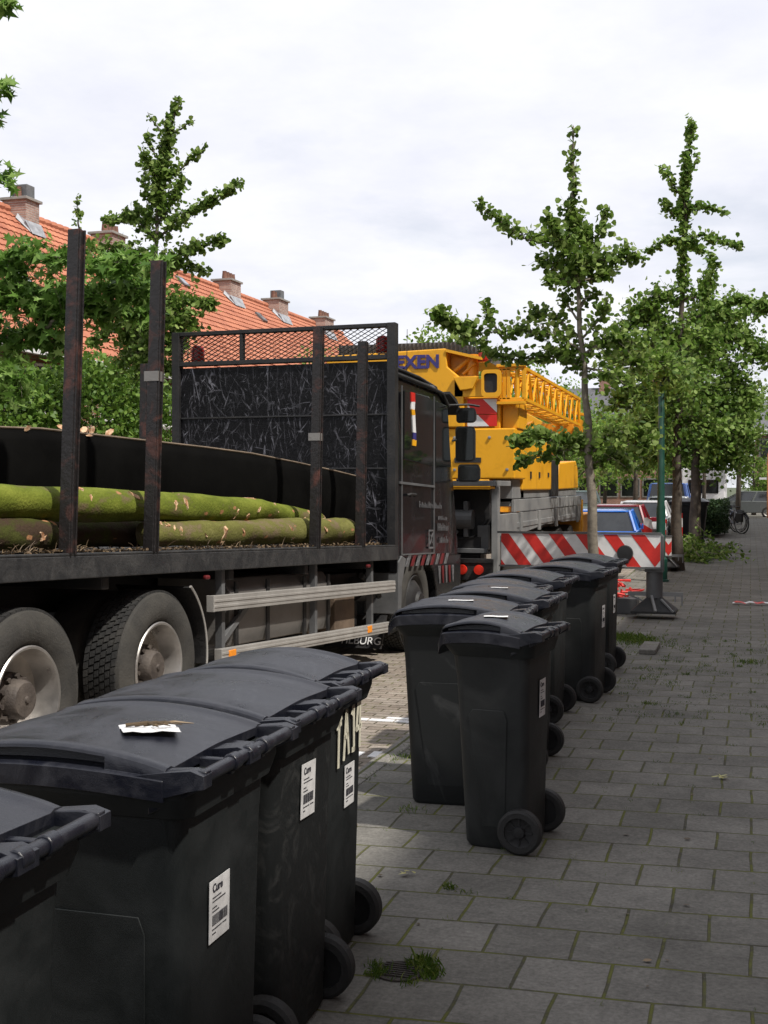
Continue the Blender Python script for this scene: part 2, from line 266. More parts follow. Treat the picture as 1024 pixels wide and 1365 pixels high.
# ------------------------------------------------------------------ mesh builder
class MB:
    def __init__(s): s.v = []; s.f = []; s.mi = []; s.cur = 0
    def add(s, vs, fs):
        o = len(s.v); s.v.extend([tuple(p) for p in vs]); s.f.extend([tuple(i+o for i in f) for f in fs]); s.mi.extend([s.cur]*len(fs)); return s
    def box(s, a, b, tw=None):
        x0, y0, z0 = [min(p, q) for p, q in zip(a, b)]; x1, y1, z1 = [max(p, q) for p, q in zip(a, b)]
        return s.add([(x0,y0,z0),(x1,y0,z0),(x1,y1,z0),(x0,y1,z0),(x0,y0,z1),(x1,y0,z1),(x1,y1,z1),(x0,y1,z1)],
                     [(3,2,1,0),(4,5,6,7),(0,1,5,4),(1,2,6,5),(2,3,7,6),(3,0,4,7)])
    def hexa(s, pts):  # 8 pts as box order
        return s.add(pts, [(3,2,1,0),(4,5,6,7),(0,1,5,4),(1,2,6,5),(2,3,7,6),(3,0,4,7)])
    def bar(s, p, q, a=.03, b=None, up=(0, 0, 1)):
        p, q = Vector(p), Vector(q); b = b or a; d = (q-p).normalized(); u = Vector(up)
        if abs(d.dot(u)) > .98: u = Vector((1, 0, 0))
        x = d.cross(u).normalized()*a/2; y = x.cross(d).normalized()*b/2
        return s.hexa([p-x-y, p+x-y, p+x+y, p-x+y, q-x-y, q+x-y, q+x+y, q-x+y])
    def tube(s, pts, rad, n=10, cap=True, sq=(1, 1)):
        pts = [Vector(p) for p in pts]
        if not hasattr(rad, '__len__'): rad = [rad]*len(pts)
        o = len(s.v); vs = []; fs = []
        prev = None
        for i, p in enumerate(pts):
            d = (pts[min(i+1, len(pts)-1)]-pts[max(i-1, 0)]).normalized()
            if prev is None:
                u = Vector((0, 0, 1)) if abs(d.z) < .9 else Vector((0, 1, 0))
                x = d.cross(u).normalized()
            else:
                x = (prev - d*prev.dot(d)).normalized()
            prev = x; y = d.cross(x)
            for k in range(n):
                a = 2*PI*k/n; vs.append(p + x*math.cos(a)*rad[i]*sq[0] + y*math.sin(a)*rad[i]*sq[1])
        for i in range(len(pts)-1):
            for k in range(n):
                a, b = i*n+k, i*n+(k+1) % n; fs.append((a, b, b+n, a+n))
        if cap: fs.append(tuple(range(n))[::-1]); fs.append(tuple((len(pts)-1)*n+k for k in range(n)))
        return s.add(vs, fs)
    def lathe(s, prof, c=(0, 0, 0), axis='x', n=32, closed=False, cap=(1, 1)):
        """prof: list of (along axis, radius)"""
        c = Vector(c); vs = []; fs = []
        for (h, r) in prof:
            for k in range(n):
                a = 2*PI*k/n; u, v = r*math.cos(a), r*math.sin(a)
                if axis == 'x': p = Vector((h, u, v))
                elif axis == 'y': p = Vector((v, h, u))
                else: p = Vector((u, v, h))
                vs.append(c+p)
        m = len(prof); rng = m if closed else m-1
        for i in range(rng):
            j = (i+1) % m
            for k in range(n):
                k2 = (k+1) % n; fs.append((i*n+k, j*n+k, j*n+k2, i*n+k2))
        if not closed and cap[0]: fs.append(tuple(range(n)))
        if not closed and cap[1]: fs.append(tuple((m-1)*n+k for k in range(n))[::-1])
        return s.add(vs, fs)
    def loft(s, secs, cap=True):
        n = len(secs[0]); vs = [p for sc in secs for p in sc]; fs = []
        for i in range(len(secs)-1):
            for k in range(n):
                a, b = i*n+k, i*n+(k+1) % n; fs.append((a, b, b+n, a+n))
        if cap: fs.append(tuple(range(n))[::-1]); fs.append(tuple((len(secs)-1)*n+k for k in range(n)))
        return s.add(vs, fs)
    def prism(s, poly, ax, h0, h1):
        """poly in the two other axes"""
        def P(a, b, h): return {'x': (h, a, b), 'y': (a, h, b), 'z': (a, b, h)}[ax]
        n = len(poly); vs = [P(a, b, h0) for a, b in poly]+[P(a, b, h1) for a, b in poly]
        fs = [tuple(range(n))[::-1], tuple(range(n, 2*n))]+[(k, (k+1) % n, (k+1) % n+n, k+n) for k in range(n)]
        return s.add(vs, fs)
    def xf(s, fn): s.v = [tuple(fn(Vector(p))) for p in s.v]; return s
    def build(s, name, m, parent=None, smooth=False, bevel=0, loc=None, auto=None, fix=True):
        me = bpy.data.meshes.new(name); me.from_pydata(s.v, [], s.f)
        ms = m if isinstance(m, (list, tuple)) else [m]
        for x in ms: me.materials.append(M[x] if isinstance(x, str) else x)
        if len(ms) > 1: me.polygons.foreach_set('material_index', s.mi)
        me.update()
        if fix and len(s.f) < 60000:
            bm = bmesh.new(); bm.from_mesh(me); bmesh.ops.recalc_face_normals(bm, faces=bm.faces)
            if auto is not None:
                for e in bm.edges:
                    if len(e.link_faces) == 2: e.smooth = e.calc_face_angle(0) < R(auto)
            bm.to_mesh(me); bm.free()
        if smooth or auto is not None:
            me.polygons.foreach_set('use_smooth', [True]*len(me.polygons))
        o = bpy.data.objects.new(name, me); C.objects.link(o)
        if parent: o.parent = parent
        if loc: o.location = loc
        if bevel:
            b = o.modifiers.new('bevel', 'BEVEL'); b.width = bevel; b.segments = 2; b.limit_method = 'ANGLE'; b.angle_limit = R(40)
        return o
def tag(o, label=None, cat=None, group=None, kind=None):
    if label: o['label'] = label
    if cat: o['category'] = cat
    if group: o['group'] = group
    if kind: o['kind'] = kind
    return o
def empty(name, loc, label, cat, group=None, rz=0):
    o = bpy.data.objects.new(name, None); C.objects.link(o); o.location = loc; o.rotation_euler = (0, 0, rz); o.empty_display_size = .2
    return tag(o, label, cat, group)
def copy_tree(o, parent=None):
    c = o.copy(); C.objects.link(c); c.parent = parent
    for ch in list(o.children): copy_tree(ch, c)
    return c
def text(name, s, size, m, parent, loc, rot, ext=.002, sx=1., bold=0.):
    cu = bpy.data.curves.new(name, 'FONT'); cu.body = s; cu.size = size; cu.extrude = ext; cu.offset = bold; cu.align_x = 'CENTER'; cu.align_y = 'CENTER'
    o = bpy.data.objects.new(name+'_tmp', cu); C.objects.link(o)
    dg = bpy.context.evaluated_depsgraph_get(); me = bpy.data.meshes.new_from_object(o.evaluated_get(dg))
    bpy.data.objects.remove(o); bpy.data.curves.remove(cu)
    me.materials.clear(); me.materials.append(M[m]); me.name = name
    ob = bpy.data.objects.new(name, me); C.objects.link(ob); ob.parent = parent; ob.location = loc; ob.rotation_euler = rot; ob.scale = (sx, 1, 1)
    return ob
def stroke(mb, pts, wd, fn, t=.002):
    """flat painted stroke: pts in 2D, fn maps (a,b,h)->3D"""
    for (a, b) in zip(pts[:-1], pts[1:]):
        d = Vector((b[0]-a[0], b[1]-a[1])); l = d.length or 1e-6; d /= l; nrm = Vector((-d.y, d.x))*wd/2; a2 = Vector(a)-d*wd*.3; b2 = Vector(b)+d*wd*.3
        q = [a2-nrm, b2-nrm, b2+nrm, a2+nrm]
        mb.hexa([fn(p.x, p.y, 0) for p in q]+[fn(p.x, p.y, t) for p in q])

# ------------------------------------------------------------------ ground
KX = -2.02                      # kerb line
def roadz(y): return -.09 - (0 if y < 6 else min(y-6, 10)*.010) - (0 if y < 16 else min(y-16, 30)*.003)
def sheet(name, xs, ys, zf, m, kind='structure'):
    b = MB(); vs = [(x, y, zf(x, y)) for y in ys for x in xs]; n = len(xs)
    b.add(vs, [(j*n+i, j*n+i+1, (j+1)*n+i+1, (j+1)*n+i) for j in range(len(ys)-1) for i in range(n-1)])
    return tag(b.build(name, m), kind=kind)
M['earth'] = mat('far_ground', (.06, .075, .035), .95, 0, .3, .5)
sheet('ground', [-900, 900], [-300, 1800], lambda x, y: -.62, 'earth')
b = MB(); b.box((KX+.0, -12, -.5), (4.2, 95, 0)); sw = b.build('sidewalk', 'paving'); tag(sw, kind='structure')
ys = [-12]+[i*2. for i in range(-5, 50)]+[120]
sheet('parking_lane', [-4.15, KX-.12], ys, lambda x, y: roadz(y), 'bay')
sheet('road', [-9.0, -4.15], ys, lambda x, y: roadz(y)-.004, 'road')
sheet('cross_road', [-40, 40], [95, 110], lambda x, y: -.2, 'road')
b = MB()
for i in range(-12, 95): b.box((KX-.12, i+.004, -.55), (KX-.002, i+.996, .004+random.uniform(-.002, .002)))
tag(b.build('kerb', 'kerb', bevel=.008), kind='structure')
b = MB()
for i in range(-12, 95): b.box((-9.12, i+.004, -.55), (-9.0, i+.996, .0))
tag(b.build('kerb_far_side', 'kerb', bevel=.008), kind='structure')
b = MB(); b.box((-30, -12, -.5), (-9.12, 95, -.012)); tag(b.build('pavement_far_side', 'paving'), kind='structure')
# white bay marking and studs on the bay bricks
b = MB()
def mark(x0, x1, y0, y1):
    z = roadz((y0+y1)/2)
    b.box((x0, y0, z-.01), (x1, y1, z+.005))
for k in range(10): mark(-4.1+k*.2, -4.1+k*.2+.185, 8.72, 8.80)
for k in range(10): mark(-4.0+k*.2, -4.0+k*.2+.185, 8.84, 8.90) if k % 2 else None
mark(-2.33, -2.24, 7.50, 7.66); mark(-2.47, -2.38, 7.46, 7.62)
tag(b.build('road_marking', 'white'), kind='structure')

# ------------------------------------------------------------------ foliage helper
def rnd_unit():
    while True:
        v = Vector((random.uniform(-1, 1), random.uniform(-1, 1), random.uniform(-1, 1)))
        if .05 < v.length < 1: return v.normalized()
FAN = [(0, 0), (.42, .42), (.40, .78), (.0, .92), (-.40, .78), (-.42, .42)]
OVAL = [(0, 0), (.30, .35), (.22, .8), (0, 1.), (-.22, .8), (-.30, .35)]
STAR = [(0, 0), (.10, .22), (.42, .05), (.22, .36), (.55, .52), (.17, .55), (0, 1.05), (-.17, .55), (-.55, .52), (-.22, .36), (-.42, .05), (-.10, .22)]
NEED = [(0, 0), (.06, .3), (0, 1.), (-.06, .3)]
def leaf(b, p, size, shape, upb=.6, droop=0., fold=.18):
    n = (rnd_unit()+Vector((0, 0, upb))).normalized()
    t = rnd_unit()+Vector((0, 0, -droop)); t = (t-n*t.dot(n)); 
    if t.length < .05: return
    t.normalize(); s = n.cross(t)
    vs = [p+s*(x*size)+t*(y*size)+n*(abs(x)*size*fold) for x, y in shape]
    k = len(b.v); b.v.extend([v[:] for v in vs]); b.f.append(tuple(range(k, k+len(shape)))); b.mi.append(0)
def poly_at(pts, t):
    n = len(pts)-1; i = min(int(t*n), n-1); f = t*n-i; return pts[i].lerp(pts[i+1], f)
def limb(lb, tb, pts, r0, r1, n, size, shape, th=.02, upb=.6, droop=0., taper=True):
    """leafy branch: lb leaves builder, tb wood builder; r0..r1 leaf cloud radius"""
    m = max(5, len(pts)*3)
    path = []
    for i in range(m+1):
        p = poly_at(pts, i/m)+rnd_unit()*th*.8; path.append(p)
    tb.tube(path, [th*(1-.8*i/m) for i in range(m+1)], 5, True)
    made = 0
    while made < n:
        t = random.random()**.85; r = r0+(r1-r0)*t; p0 = poly_at(pts, t); bd = (pts[-1]-pts[0]).normalized()
        d = (rnd_unit()+bd*.45+Vector((0, 0, .25))).normalized(); ln = r*random.choice((.5, .8, 1., 1.2, 1.5, 1.9))*random.uniform(.8, 1.2)
        if made % 2 == 0: tb.tube([p0, p0+d*ln*.5+Vector((0, 0, .01)), p0+d*ln], [th*.22+.0015, .002, .001], 3, False)
        k = random.randint(3, 7)
        for q in range(k):
            f = (q+.6)/k; leaf(lb, p0+d*ln*f+rnd_unit()*size*.45, size*random.uniform(.55, 1.25), shape, upb, droop)
        made += k

# ------------------------------------------------------------------ wheelie bins
def rrect(x0, x1, y0, y1, r, z, n=4):
    pts = []
    for cx, cy, a0 in ((x1-r, y1-r, 0), (x0+r, y1-r, 90), (x0+r, y0+r, 180), (x1-r, y0+r, 270)):
        for k in range(n+1):
            a = R(a0+90*k/n); pts.append((cx+r*math.cos(a), cy+r*math.sin(a), z))
    return pts
def make_bin(wd, dp, h, label, worn=False, bm_=None, group='grey-black wheelie bins lined up on the pavement'):
    """front faces -x, handle and wheels at +x; wd across y; dp total depth of lid"""
    t = empty('wheelie_bin', (0, 0, 0), label, 'wheelie bin', group)
    hw = wd/2; f = -dp/2; bk = dp/2-.075           # front / back of body rim
    top = h-.13
    secs = []
    fb, bb = f+.092, bk-.015                # bottom footprint
    for z, k in ((0.02, 0), (.0, .0), (.18, .16), (.45, .42), (.75, .72), (top-.05, .97)):
        e = .012 if z == 0 else 0
        secs.append(rrect(fb+(f+.045-fb)*k+e, bb+(bk-bb)*k-e, -(hw-.075+.045*k)+e, (hw-.075+.045*k)-e, .045, z))
    secs = [secs[1], secs[0]]+secs[2:]
    x0, x1, yy = f+.045, bk, hw-.03
    secs.append(rrect(x0-.004, x1+.004, -yy-.004, yy+.004, .05, top-.045))
    b = MB(); b.loft(secs)
    # side panels slightly proud
    for sgn in (-1, 1):
        pan = []
        for (xx, z) in ((fb+.09, .10), (bb-.10, .10), (bb-.085, h*.56), (bb-.10, h*.60), (fb+.05, h*.60), (fb+.03, h*.57)):
            k = min(1, max(0, (z-.02)/(top-.07))); yb = hw-.075+.045*k*.97
            pan.append((xx, sgn*(yb-.002), sgn*(yb+.0015), z))
        b.add([(p[0], p[1], p[3]) for p in pan]+[(p[0], p[2], p[3]) for p in pan], [tuple(range(6)), tuple(range(6, 12))]+[(i, (i+1) % 6, (i+1) % 6+6, i+6) for i in range(6)])
    body = b.build('body', bm_ or ('bin_old' if worn else 'bin'), t, auto=35, bevel=.003)
    b = MB()                                       # rim collar
    b.loft([rrect(x0-.004, x1+.02, -yy-.004, yy+.004, .05, top-.05), rrect(x0-.035, x1+.03, -hw+.0, hw-.0, .05, top-.005), rrect(x0-.045, x1+.03, -hw-.006, hw+.006, .055, top+.005),
            rrect(x0-.045, x1+.03, -hw-.006, hw+.006, .055, top+.032), rrect(x0-.03, x1+.02, -hw+.01, hw-.01, .045, top+.036)])
    b.box((f-.012, -.08, top+.0), (f+.03, .08, top+.03))
    b.build('rim', 'bin', t, auto=35)
    # handle bar with brackets
    b = MB(); zr = top+.052; xr = dp/2-.018
    b.tube([(xr, -hw+.03, zr), (xr, -hw*.3, zr), (xr, hw*.3, zr), (xr, hw-.03, zr)], .0165, 12)
    for y in (-hw+.022, hw-.022):
        b.loft([[(xr-.13, y-.012, top-.04), (xr-.13, y+.012, top-.04), (xr-.13, y+.012, zr+.01), (xr-.13, y-.012, zr+.01)],
                [(xr-.03, y-.014, top+.01), (xr-.03, y+.014, top+.01), (xr-.03, y+.014, zr+.019), (xr-.03, y-.014, zr+.019)],
                [(xr+.016, y-.014, zr-.017), (xr+.016, y+.014, zr-.017), (xr+.016, y+.014, zr+.017), (xr+.016, y-.014, zr+.017)]])
    for y in (-hw*.33, 0, hw*.33):
        b.box((xr-.10, y-.011, zr-.03), (xr, y+.011, zr+.006))
        b.tube([(xr, y-.02, zr), (xr, y+.02, zr)], .021, 12)
    b.build('handle', 'lid', t, auto=40, bevel=.003)
    # lid
    b = MB(); nx = 26; rows = []
    lf, lb = f-.02, dp/2-.10
    for i in range(nx+1):
        u = i/nx; x = lf+(lb-lf)*u
        arch = math.sin(PI*min(1, (u*.92+.04)))
        base = top+.046+.020*arch - (.050*max(0, (.10-u)/.10)**1.5)
        dome = base+.012+.034*math.sin(PI*min(1, max(0, u*.97)))**.6
        rec = 0 if u < .07 or u > .76 else min(1, (u-.07)/.05, (.76-u)/.012)
        fw = hw+.012 - .05*max(0, (.12-u)/.12)**2
        prof = [(-fw, base-.052), (-fw-.001, base-.004), (-fw+.006, base),
                (-fw+.010+.052*rec, base+.001), (-fw+.010+.054*rec, base+.002+(dome-base-.012)*.6), (-fw+.012, dome-.013+.002*(1-rec)), (-fw+.014, dome-.005), (-fw+.022, dome), (-fw+.045, dome+.002)]
        cen = [(-fw+.06, dome-.004), (-fw*.5, dome-.001), (-fw*.2, dome+.002)]
        half = prof+cen
        full = half+[(0, dome+.003)]+[(-a, z) for a, z in half[::-1]]
        rows.append([(x, a, z) for a, z in full])
    n = len(rows[0]); vs = [p for r_ in rows for p in r_]; fs = [(i*n+k, i*n+k+1, (i+1)*n+k+1, (i+1)*n+k) for i in range(nx) for k in range(n-1)]
    und = [(r_[0], r_[-1]) for r_ in rows]
    fs += [(i*n, (i+1)*n, (i+1)*n+n-1, i*n+n-1) for i in range(nx)]
    fs += [tuple(range(n)), tuple(nx*n+k for k in range(n))[::-1]]
    b.add(vs, fs)
    # hinge arms reaching the handle bar, with open pockets between them
    for (ya, yb) in ((-hw-.010, -hw+.034), (-.035, .035), (hw-.034, hw+.010)):
        b.loft([[(lb-.08, ya, top+.004), (lb-.08, yb, top+.004), (lb-.08, yb, top+.052), (lb-.08, ya, top+.052)],
                [(lb+.0, ya, top+.006), (lb+.0, yb, top+.006), (lb+.0, yb, top+.064), (lb+.0, ya, top+.064)],
                [(xr-.015, ya, zr-.026), (xr-.015, yb, zr-.026), (xr-.015, yb, zr+.020), (xr-.015, ya, zr+.020)],
                [(xr+.018, ya, zr-.020), (xr+.018, yb, zr-.020), (xr+.018, yb, zr+.010), (xr+.018, ya, zr+.010)]])
    b.box((lb-.02, -hw+.05, top-.0), (lb+.0, hw-.05, top+.045))
    b.build('lid', 'lid', t, auto=30, bevel=.002)
    # axle and wheels
    wr = .10 if wd < .52 else .10; xw = bb-.022
    b = MB(); b.tube([(xw, -hw+.06, wr), (xw, hw-.06, wr)], .011, 8); b.build('axle', 'hub', t)
    for sgn in (-1, 1):
        y0 = sgn*(hw-.065); y1 = sgn*(hw-.012); ym = (y0+y1)/2
        wheel = MB().lathe([(y0, .066), (y0, .088), (y0+(ym-y0)*.3, wr-.001), (ym+(y1-ym)*.7, wr-.001), (y1, .088), (y1, .066)], (xw, 0, wr), 'y', 36, closed=True).build('wheel', 'rubber', t, auto=35)
        hb = MB().lathe([(ym+(y0-ym)*.3, .067), (y1-sgn*.012, .067), (y1-sgn*.016, .055), (y1-sgn*.016, .030), (y1-sgn*.004, .024), (y1-sgn*.002, .010)], (xw, 0, wr), 'y', 28)
        for k in range(8):
            a = k*PI/4; hb.bar((xw+.024*math.cos(a), y1-sgn*.014, wr+.024*math.sin(a)), (xw+.06*math.cos(a), y1-sgn*.014, wr+.06*math.sin(a)), .007)
        hb.build('hub', 'hub', wheel, auto=35)
    # helper to map points on the back face
    def backx(z):
        k = min(1, max(0, z/(top-.05))); return bb+(bk-bb)*k*.97
    t['_back'] = 0
    del t['_back']
    return t, backx, hw
def sticker(t, backx, y, z, wd=.095, hh=.175, tilt=0., logo=True):
    c, s_ = math.cos(tilt), math.sin(tilt)
    def fn(a, b_, hgt):   # a across (+y to the right seen from behind -> +y), b up
        yy = y + a*c - b_*s_; zz = z + a*s_ + b_*c
        return (backx(zz)+.004+hgt, yy, zz)
    b = MB(); q = [(-wd/2, -hh/2), (wd/2, -hh/2), (wd/2, hh/2), (-wd/2, hh/2)]
    b.hexa([fn(p[0], p[1], 0) for p in q]+[fn(p[0], p[1], .0015) for p in q])
    st = b.build('label_sticker', 'sticker', t, fix=True)
    k = MB()
    rg = random.Random(int(abs(y)*1000+z*100))
    a = -wd*.36
    while a < wd*.36:
        ww = rg.choice((.0012, .0022, .0032)); 
        k.hexa([fn(p[0], p[1], h_) for h_ in (.0018, .0024) for p in ((a, -hh*.24), (a+ww, -hh*.24), (a+ww, -hh*.07), (a, -hh*.07))]); a += ww+rg.choice((.0014, .0024, .003))
    for (u, v, l) in ((-.36, .20, .40), (-.36, .14, .62), (-.36, .04, .18), (-.36, -.02, .3), (-.36, -.31, .45), (.15, -.31, .2), (-.36, -.38, .15)):
        a = wd*u
        while a < wd*(u+l):
            ww = rg.uniform(.003, .007); k.hexa([fn(p[0], p[1], h_) for h_ in (.0018, .0024) for p in ((a, hh*v), (a+ww, hh*v), (a+ww, hh*v+.003), (a, hh*v+.003))]); a += ww+.002
    k.build('barcode', 'ink', st)
    if logo:
        p0 = fn(-wd*.12, hh*.36, .0024)
        o = text('lettering', 'Cure', .028, 'ink', st, p0, (PI/2, 0, PI/2), .0004, bold=.0006)
def lid_paper(t, x, y, z, rz, s=.10, s2=.07, tilt=.12):
    b = MB(); n = 5; vs = [(s*(i/n-.5), s2*(j/n-.5), .001*math.sin(i*1.3)+.001*math.cos(j*1.7)) for j in range(n+1) for i in range(n+1)]
    b.add(vs, [(j*(n+1)+i, j*(n+1)+i+1, (j+1)*(n+1)+i+1, (j+1)*(n+1)+i) for j in range(n) for i in range(n)])
    o = b.build('paper_sheet', 'sticker', t); o.location = (x, y, z); o.rotation_euler = (0, tilt, rz); return o

def place(t, x, y, rz): t.location = (x, y, 0); t.rotation_euler = (0, 0, R(rz))
# --- the foreground row (240 l bins, then a narrow one)
A_, bx, hw = make_bin(.58, .72, 1.045, 'wheelie bin cropped by the lower left corner of the photo')
place(A_, -1.565, 1.88, 1)
B_, bx, hw = make_bin(.58, .73, 1.045, 'big foreground wheelie bin with white paper on its lid and a low label')
place(B_, -1.52, 2.80, 0); sticker(B_, bx, -.05, .60, .118, .150)
C_, bx, hw = make_bin(.58, .72, 1.045, 'foreground wheelie bin between the paper topped one and the one with painted characters', bm_='bin_dusty')
place(C_, -1.535, 3.43, 0); sticker(C_, bx, .0, .725, .118, .160, -.04)
D_, bx, hw = make_bin(.50, .60, 1.045, 'wheelie bin with cream hand-painted characters above its label')
place(D_, -1.555, 4.03, -1); sticker(D_, bx, .045, .585, .100, .145)
b = MB()
def fnD(a, b_, h): zz = b_; return (bx(zz)+.006+h, a, zz)
z0 = .765
for pts in ([(-.145, z0-.02), (-.142, z0+.10)], [(-.165, z0+.075), (-.122, z0+.082)], [(-.142, z0+.088), (-.118, z0+.095)],
            [(-.085, z0-.01), (-.062, z0+.105)], [(-.062, z0+.105), (-.030, z0+.0)], [(-.078, z0+.04), (-.042, z0+.045)],
            [(.022, z0+.11), (.030, z0+.0)], [(.022, z0+.11), (.004, z0+.09)], [(.03, z0+.0), (.012, z0+.0)],
            [(.075, z0+.11), (.058, z0+.045)], [(.058, z0+.045), (.115, z0+.05)], [(.098, z0+.11), (.098, z0-.0)]):
    stroke(b, [(q[0]*.92+.055, .70+(q[1]-z0)*1.42) for q in pts], .017, fnD)
b.build('painted_characters', 'paint', D_)
# litter on the lid of B : a thing of its own
b = MB(); n = 6
for j in range(n+1):
    for i in range(n+1): b.v.append((.14*(i/n-.5), .10*(j/n-.5), .002*math.sin(i*1.9+j)+.0015*math.cos(j*2.1)))
b.f += [(j*(n+1)+i, j*(n+1)+i+1, (j+1)*(n+1)+i+1, (j+1)*(n+1)+i) for j in range(n) for i in range(n)]; b.mi += [0]*n*n
po = b.build('paper', 'sticker'); po.location = (-1.41, 2.74, 1.0245); po.rotation_euler = (0, R(2.5), R(35)); tag(po, 'crumpled white paper lying on the lid of the large foreground bin', 'paper')
b = MB()
for k in range(4):
    p = Vector((-1.47+k*.02, 2.73+.008*k, 1.032)); b.tube([p, p+Vector((.05, .02, .006)), p+Vector((.09, .015*k, .0))], [.005, .004, .001], 5)
tag(b.build('twig', 'chip'), 'brown dry twig lying on the crumpled white paper on the bin lid', 'twig')
# --- the second row
N_, bx, hw = make_bin(.48, .475, 1.045, 'narrow wheelie bin nearest in the second row, both wheels in full view', bm_='bin_grey')
place(N_, -1.065, 5.57, -6); sticker(N_, bx, .03, .66, .095, .17)
lid_paper(N_, -.03, -.06, 1.0305, .3, .11, .07, .0)
O_, bx, hw = make_bin(.58, .68, 1.045, 'wide wheelie bin with pale scuffs, left behind the nearest narrow bin', True)
place(O_, -1.415, 6.30, 3); lid_paper(O_, -.02, -.05, 1.0295, .2, .13, .06, .0)
P_, bx, hw = make_bin(.58, .68, 1.045, 'wheelie bin with a white label high up just under its handle', bm_='bin_dusty')
place(P_, -1.395, 7.14, -2); sticker(P_, bx, -.06, .80, .10, .17); lid_paper(P_, .0, -.05, 1.0295, .1, .10, .05, .0)
Q_, bx, hw = make_bin(.50, .60, 1.03, 'wheelie bin fourth from the near end of the second row, only its lid in view')
place(Q_, -1.53, 7.85, 2)
Rr, bx, hw = make_bin(.58, .64, 1.04, 'wheelie bin fifth in the second row, wedged before the one seen with full near wheel')
place(Rr, -1.50, 8.62, -2)
S_, bx, hw = make_bin(.58, .66, 1.045, 'last but one wheelie bin of the second row, its near wheel seen face on', bm_='bin_grey')
place(S_, -1.335, 9.55, -5); sticker(S_, bx, .06, .62, .10, .17)
T_, bx, hw = make_bin(.56, .60, 1.035, 'farthest wheelie bin, its handle end poking out before the striped beam')
place(T_, -1.35, 10.88, -4); sticker(T_, bx, .0, .60, .09, .16)

# ------------------------------------------------------------------ timber truck
TA = R(3.5); TP = Vector((-3.8, 6.3, 0)); TS = Vector((math.sin(TA), math.cos(TA), 0)); TR = Vector((math.cos(TA), -math.sin(TA), 0))
def tq(x, y, wdt=0.):           # photo pixel on truck plane wdt metres left of right side -> (s, z)
    q = pl(x, y, TP-TR*wdt, TR); return (q-TP).dot(TS), q.z
TRUCK = empty('timber_truck', TP, 'black flatbed truck with upright stakes and a high headboard, loaded with mossy logs', 'truck', rz=-TA)
def sh(p): return Vector((p.x, p.y, p.z-.036*p.y))       # the body sits nose-down
def TB(mb, name, m, parent=TRUCK, **k): return mb.xf(sh).build(name, m, parent, **k)
WB = 2.55
b = MB(); b.box((-WB+.0, -4.2, 1.08), (0, 5.88, 1.215)); b.box((-.06, -4.2, 1.215), (-.0, 5.88, 1.232)); b.box((-WB, -4.2, 1.215), (-WB+.06, 5.88, 1.232))
TB(b, 'load_bed', 'steel', bevel=.006)
b = MB()
for xx in (-.85, -1.7): b.box((xx-.04, -4.1, .80), (xx+.04, 8., 1.06))
for y in (-3, -1.5, .5, 2.2, 3.6, 5.2): b.box((-1.7, y, .86), (-.85, y+.1, .98)); b.box((-2.5, y, 1.0), (-.05, y+.08, 1.078))
b.box((-1.9, -1.5, .35), (-.6, 2.0, .55)); b.tube([(-1.9, -.24, .47), (-.3, -.24, .47)], .10, 12); b.tube([(-1.9, 1.18, .5), (-.3, 1.18, .5)], .10, 12)
b.box((-2.45, 2.2, .42), (-1.5, 5.4, 1.0)); b.box((-1.5, 4.6, .30), (-.35, 5.6, .95))
TB(b, 'chassis', 'dark', bevel=.008)
# stakes
def stake(name, s, zt, zb, x=-.045, wd=.068, lean=.0, band=None):
    b = MB(); prof = []
    for z in (zb, zb+.5, (zb+zt)/2, zt):
        o = lean*(z-zb); prof.append([(x-.030, s-wd/2+o, z), (x+.045, s-wd/2+o, z), (x+.045, s+wd/2+o, z), (x-.030, s+wd/2+o, z)])
    b.loft(prof); b.bar((x+.048, s-wd/2+.012, zb), (x+.048, s-wd/2+.012+lean*(zt-zb), zt), .012, .018); b.bar((x+.048, s+wd/2-.012, zb), (x+.048, s+wd/2-.012+lean*(zt-zb), zt), .012, .018)
    o = TB(b, name, 'stake', bevel=.003)
    if band: q = MB().box((x-.052, s-wd/2-.004+lean*(band-zb), band), (x+.054, s+wd/2+.004+lean*(band-zb), band+.065)); TB(q, 'clamp', 'tank', o)
for s, zt, ln, bd in ((.11, 3.14, .06, None), (1.05, 3.15, .06, 2.35), (3.78, 3.14, .05, 2.15), (4.87, 3.17, .04, None), (-2.4, 3.15, .05, None)):
    stake('stake', s, zt, 1.222, lean=ln, band=bd)
for s in (-2.4, 5.05):
    stake('stake', s, 3.06, 1.222, x=-WB+.045, lean=.03)
# side marker lamps and lashing pieces under the bed edge
for s in (1.75, 5.0, -1.6):
    b = MB().box((-.03, s, 1.02), (.004, s+.06, 1.05)); TB(b, 'side_marker_lamp', 'dred', bevel=.01)
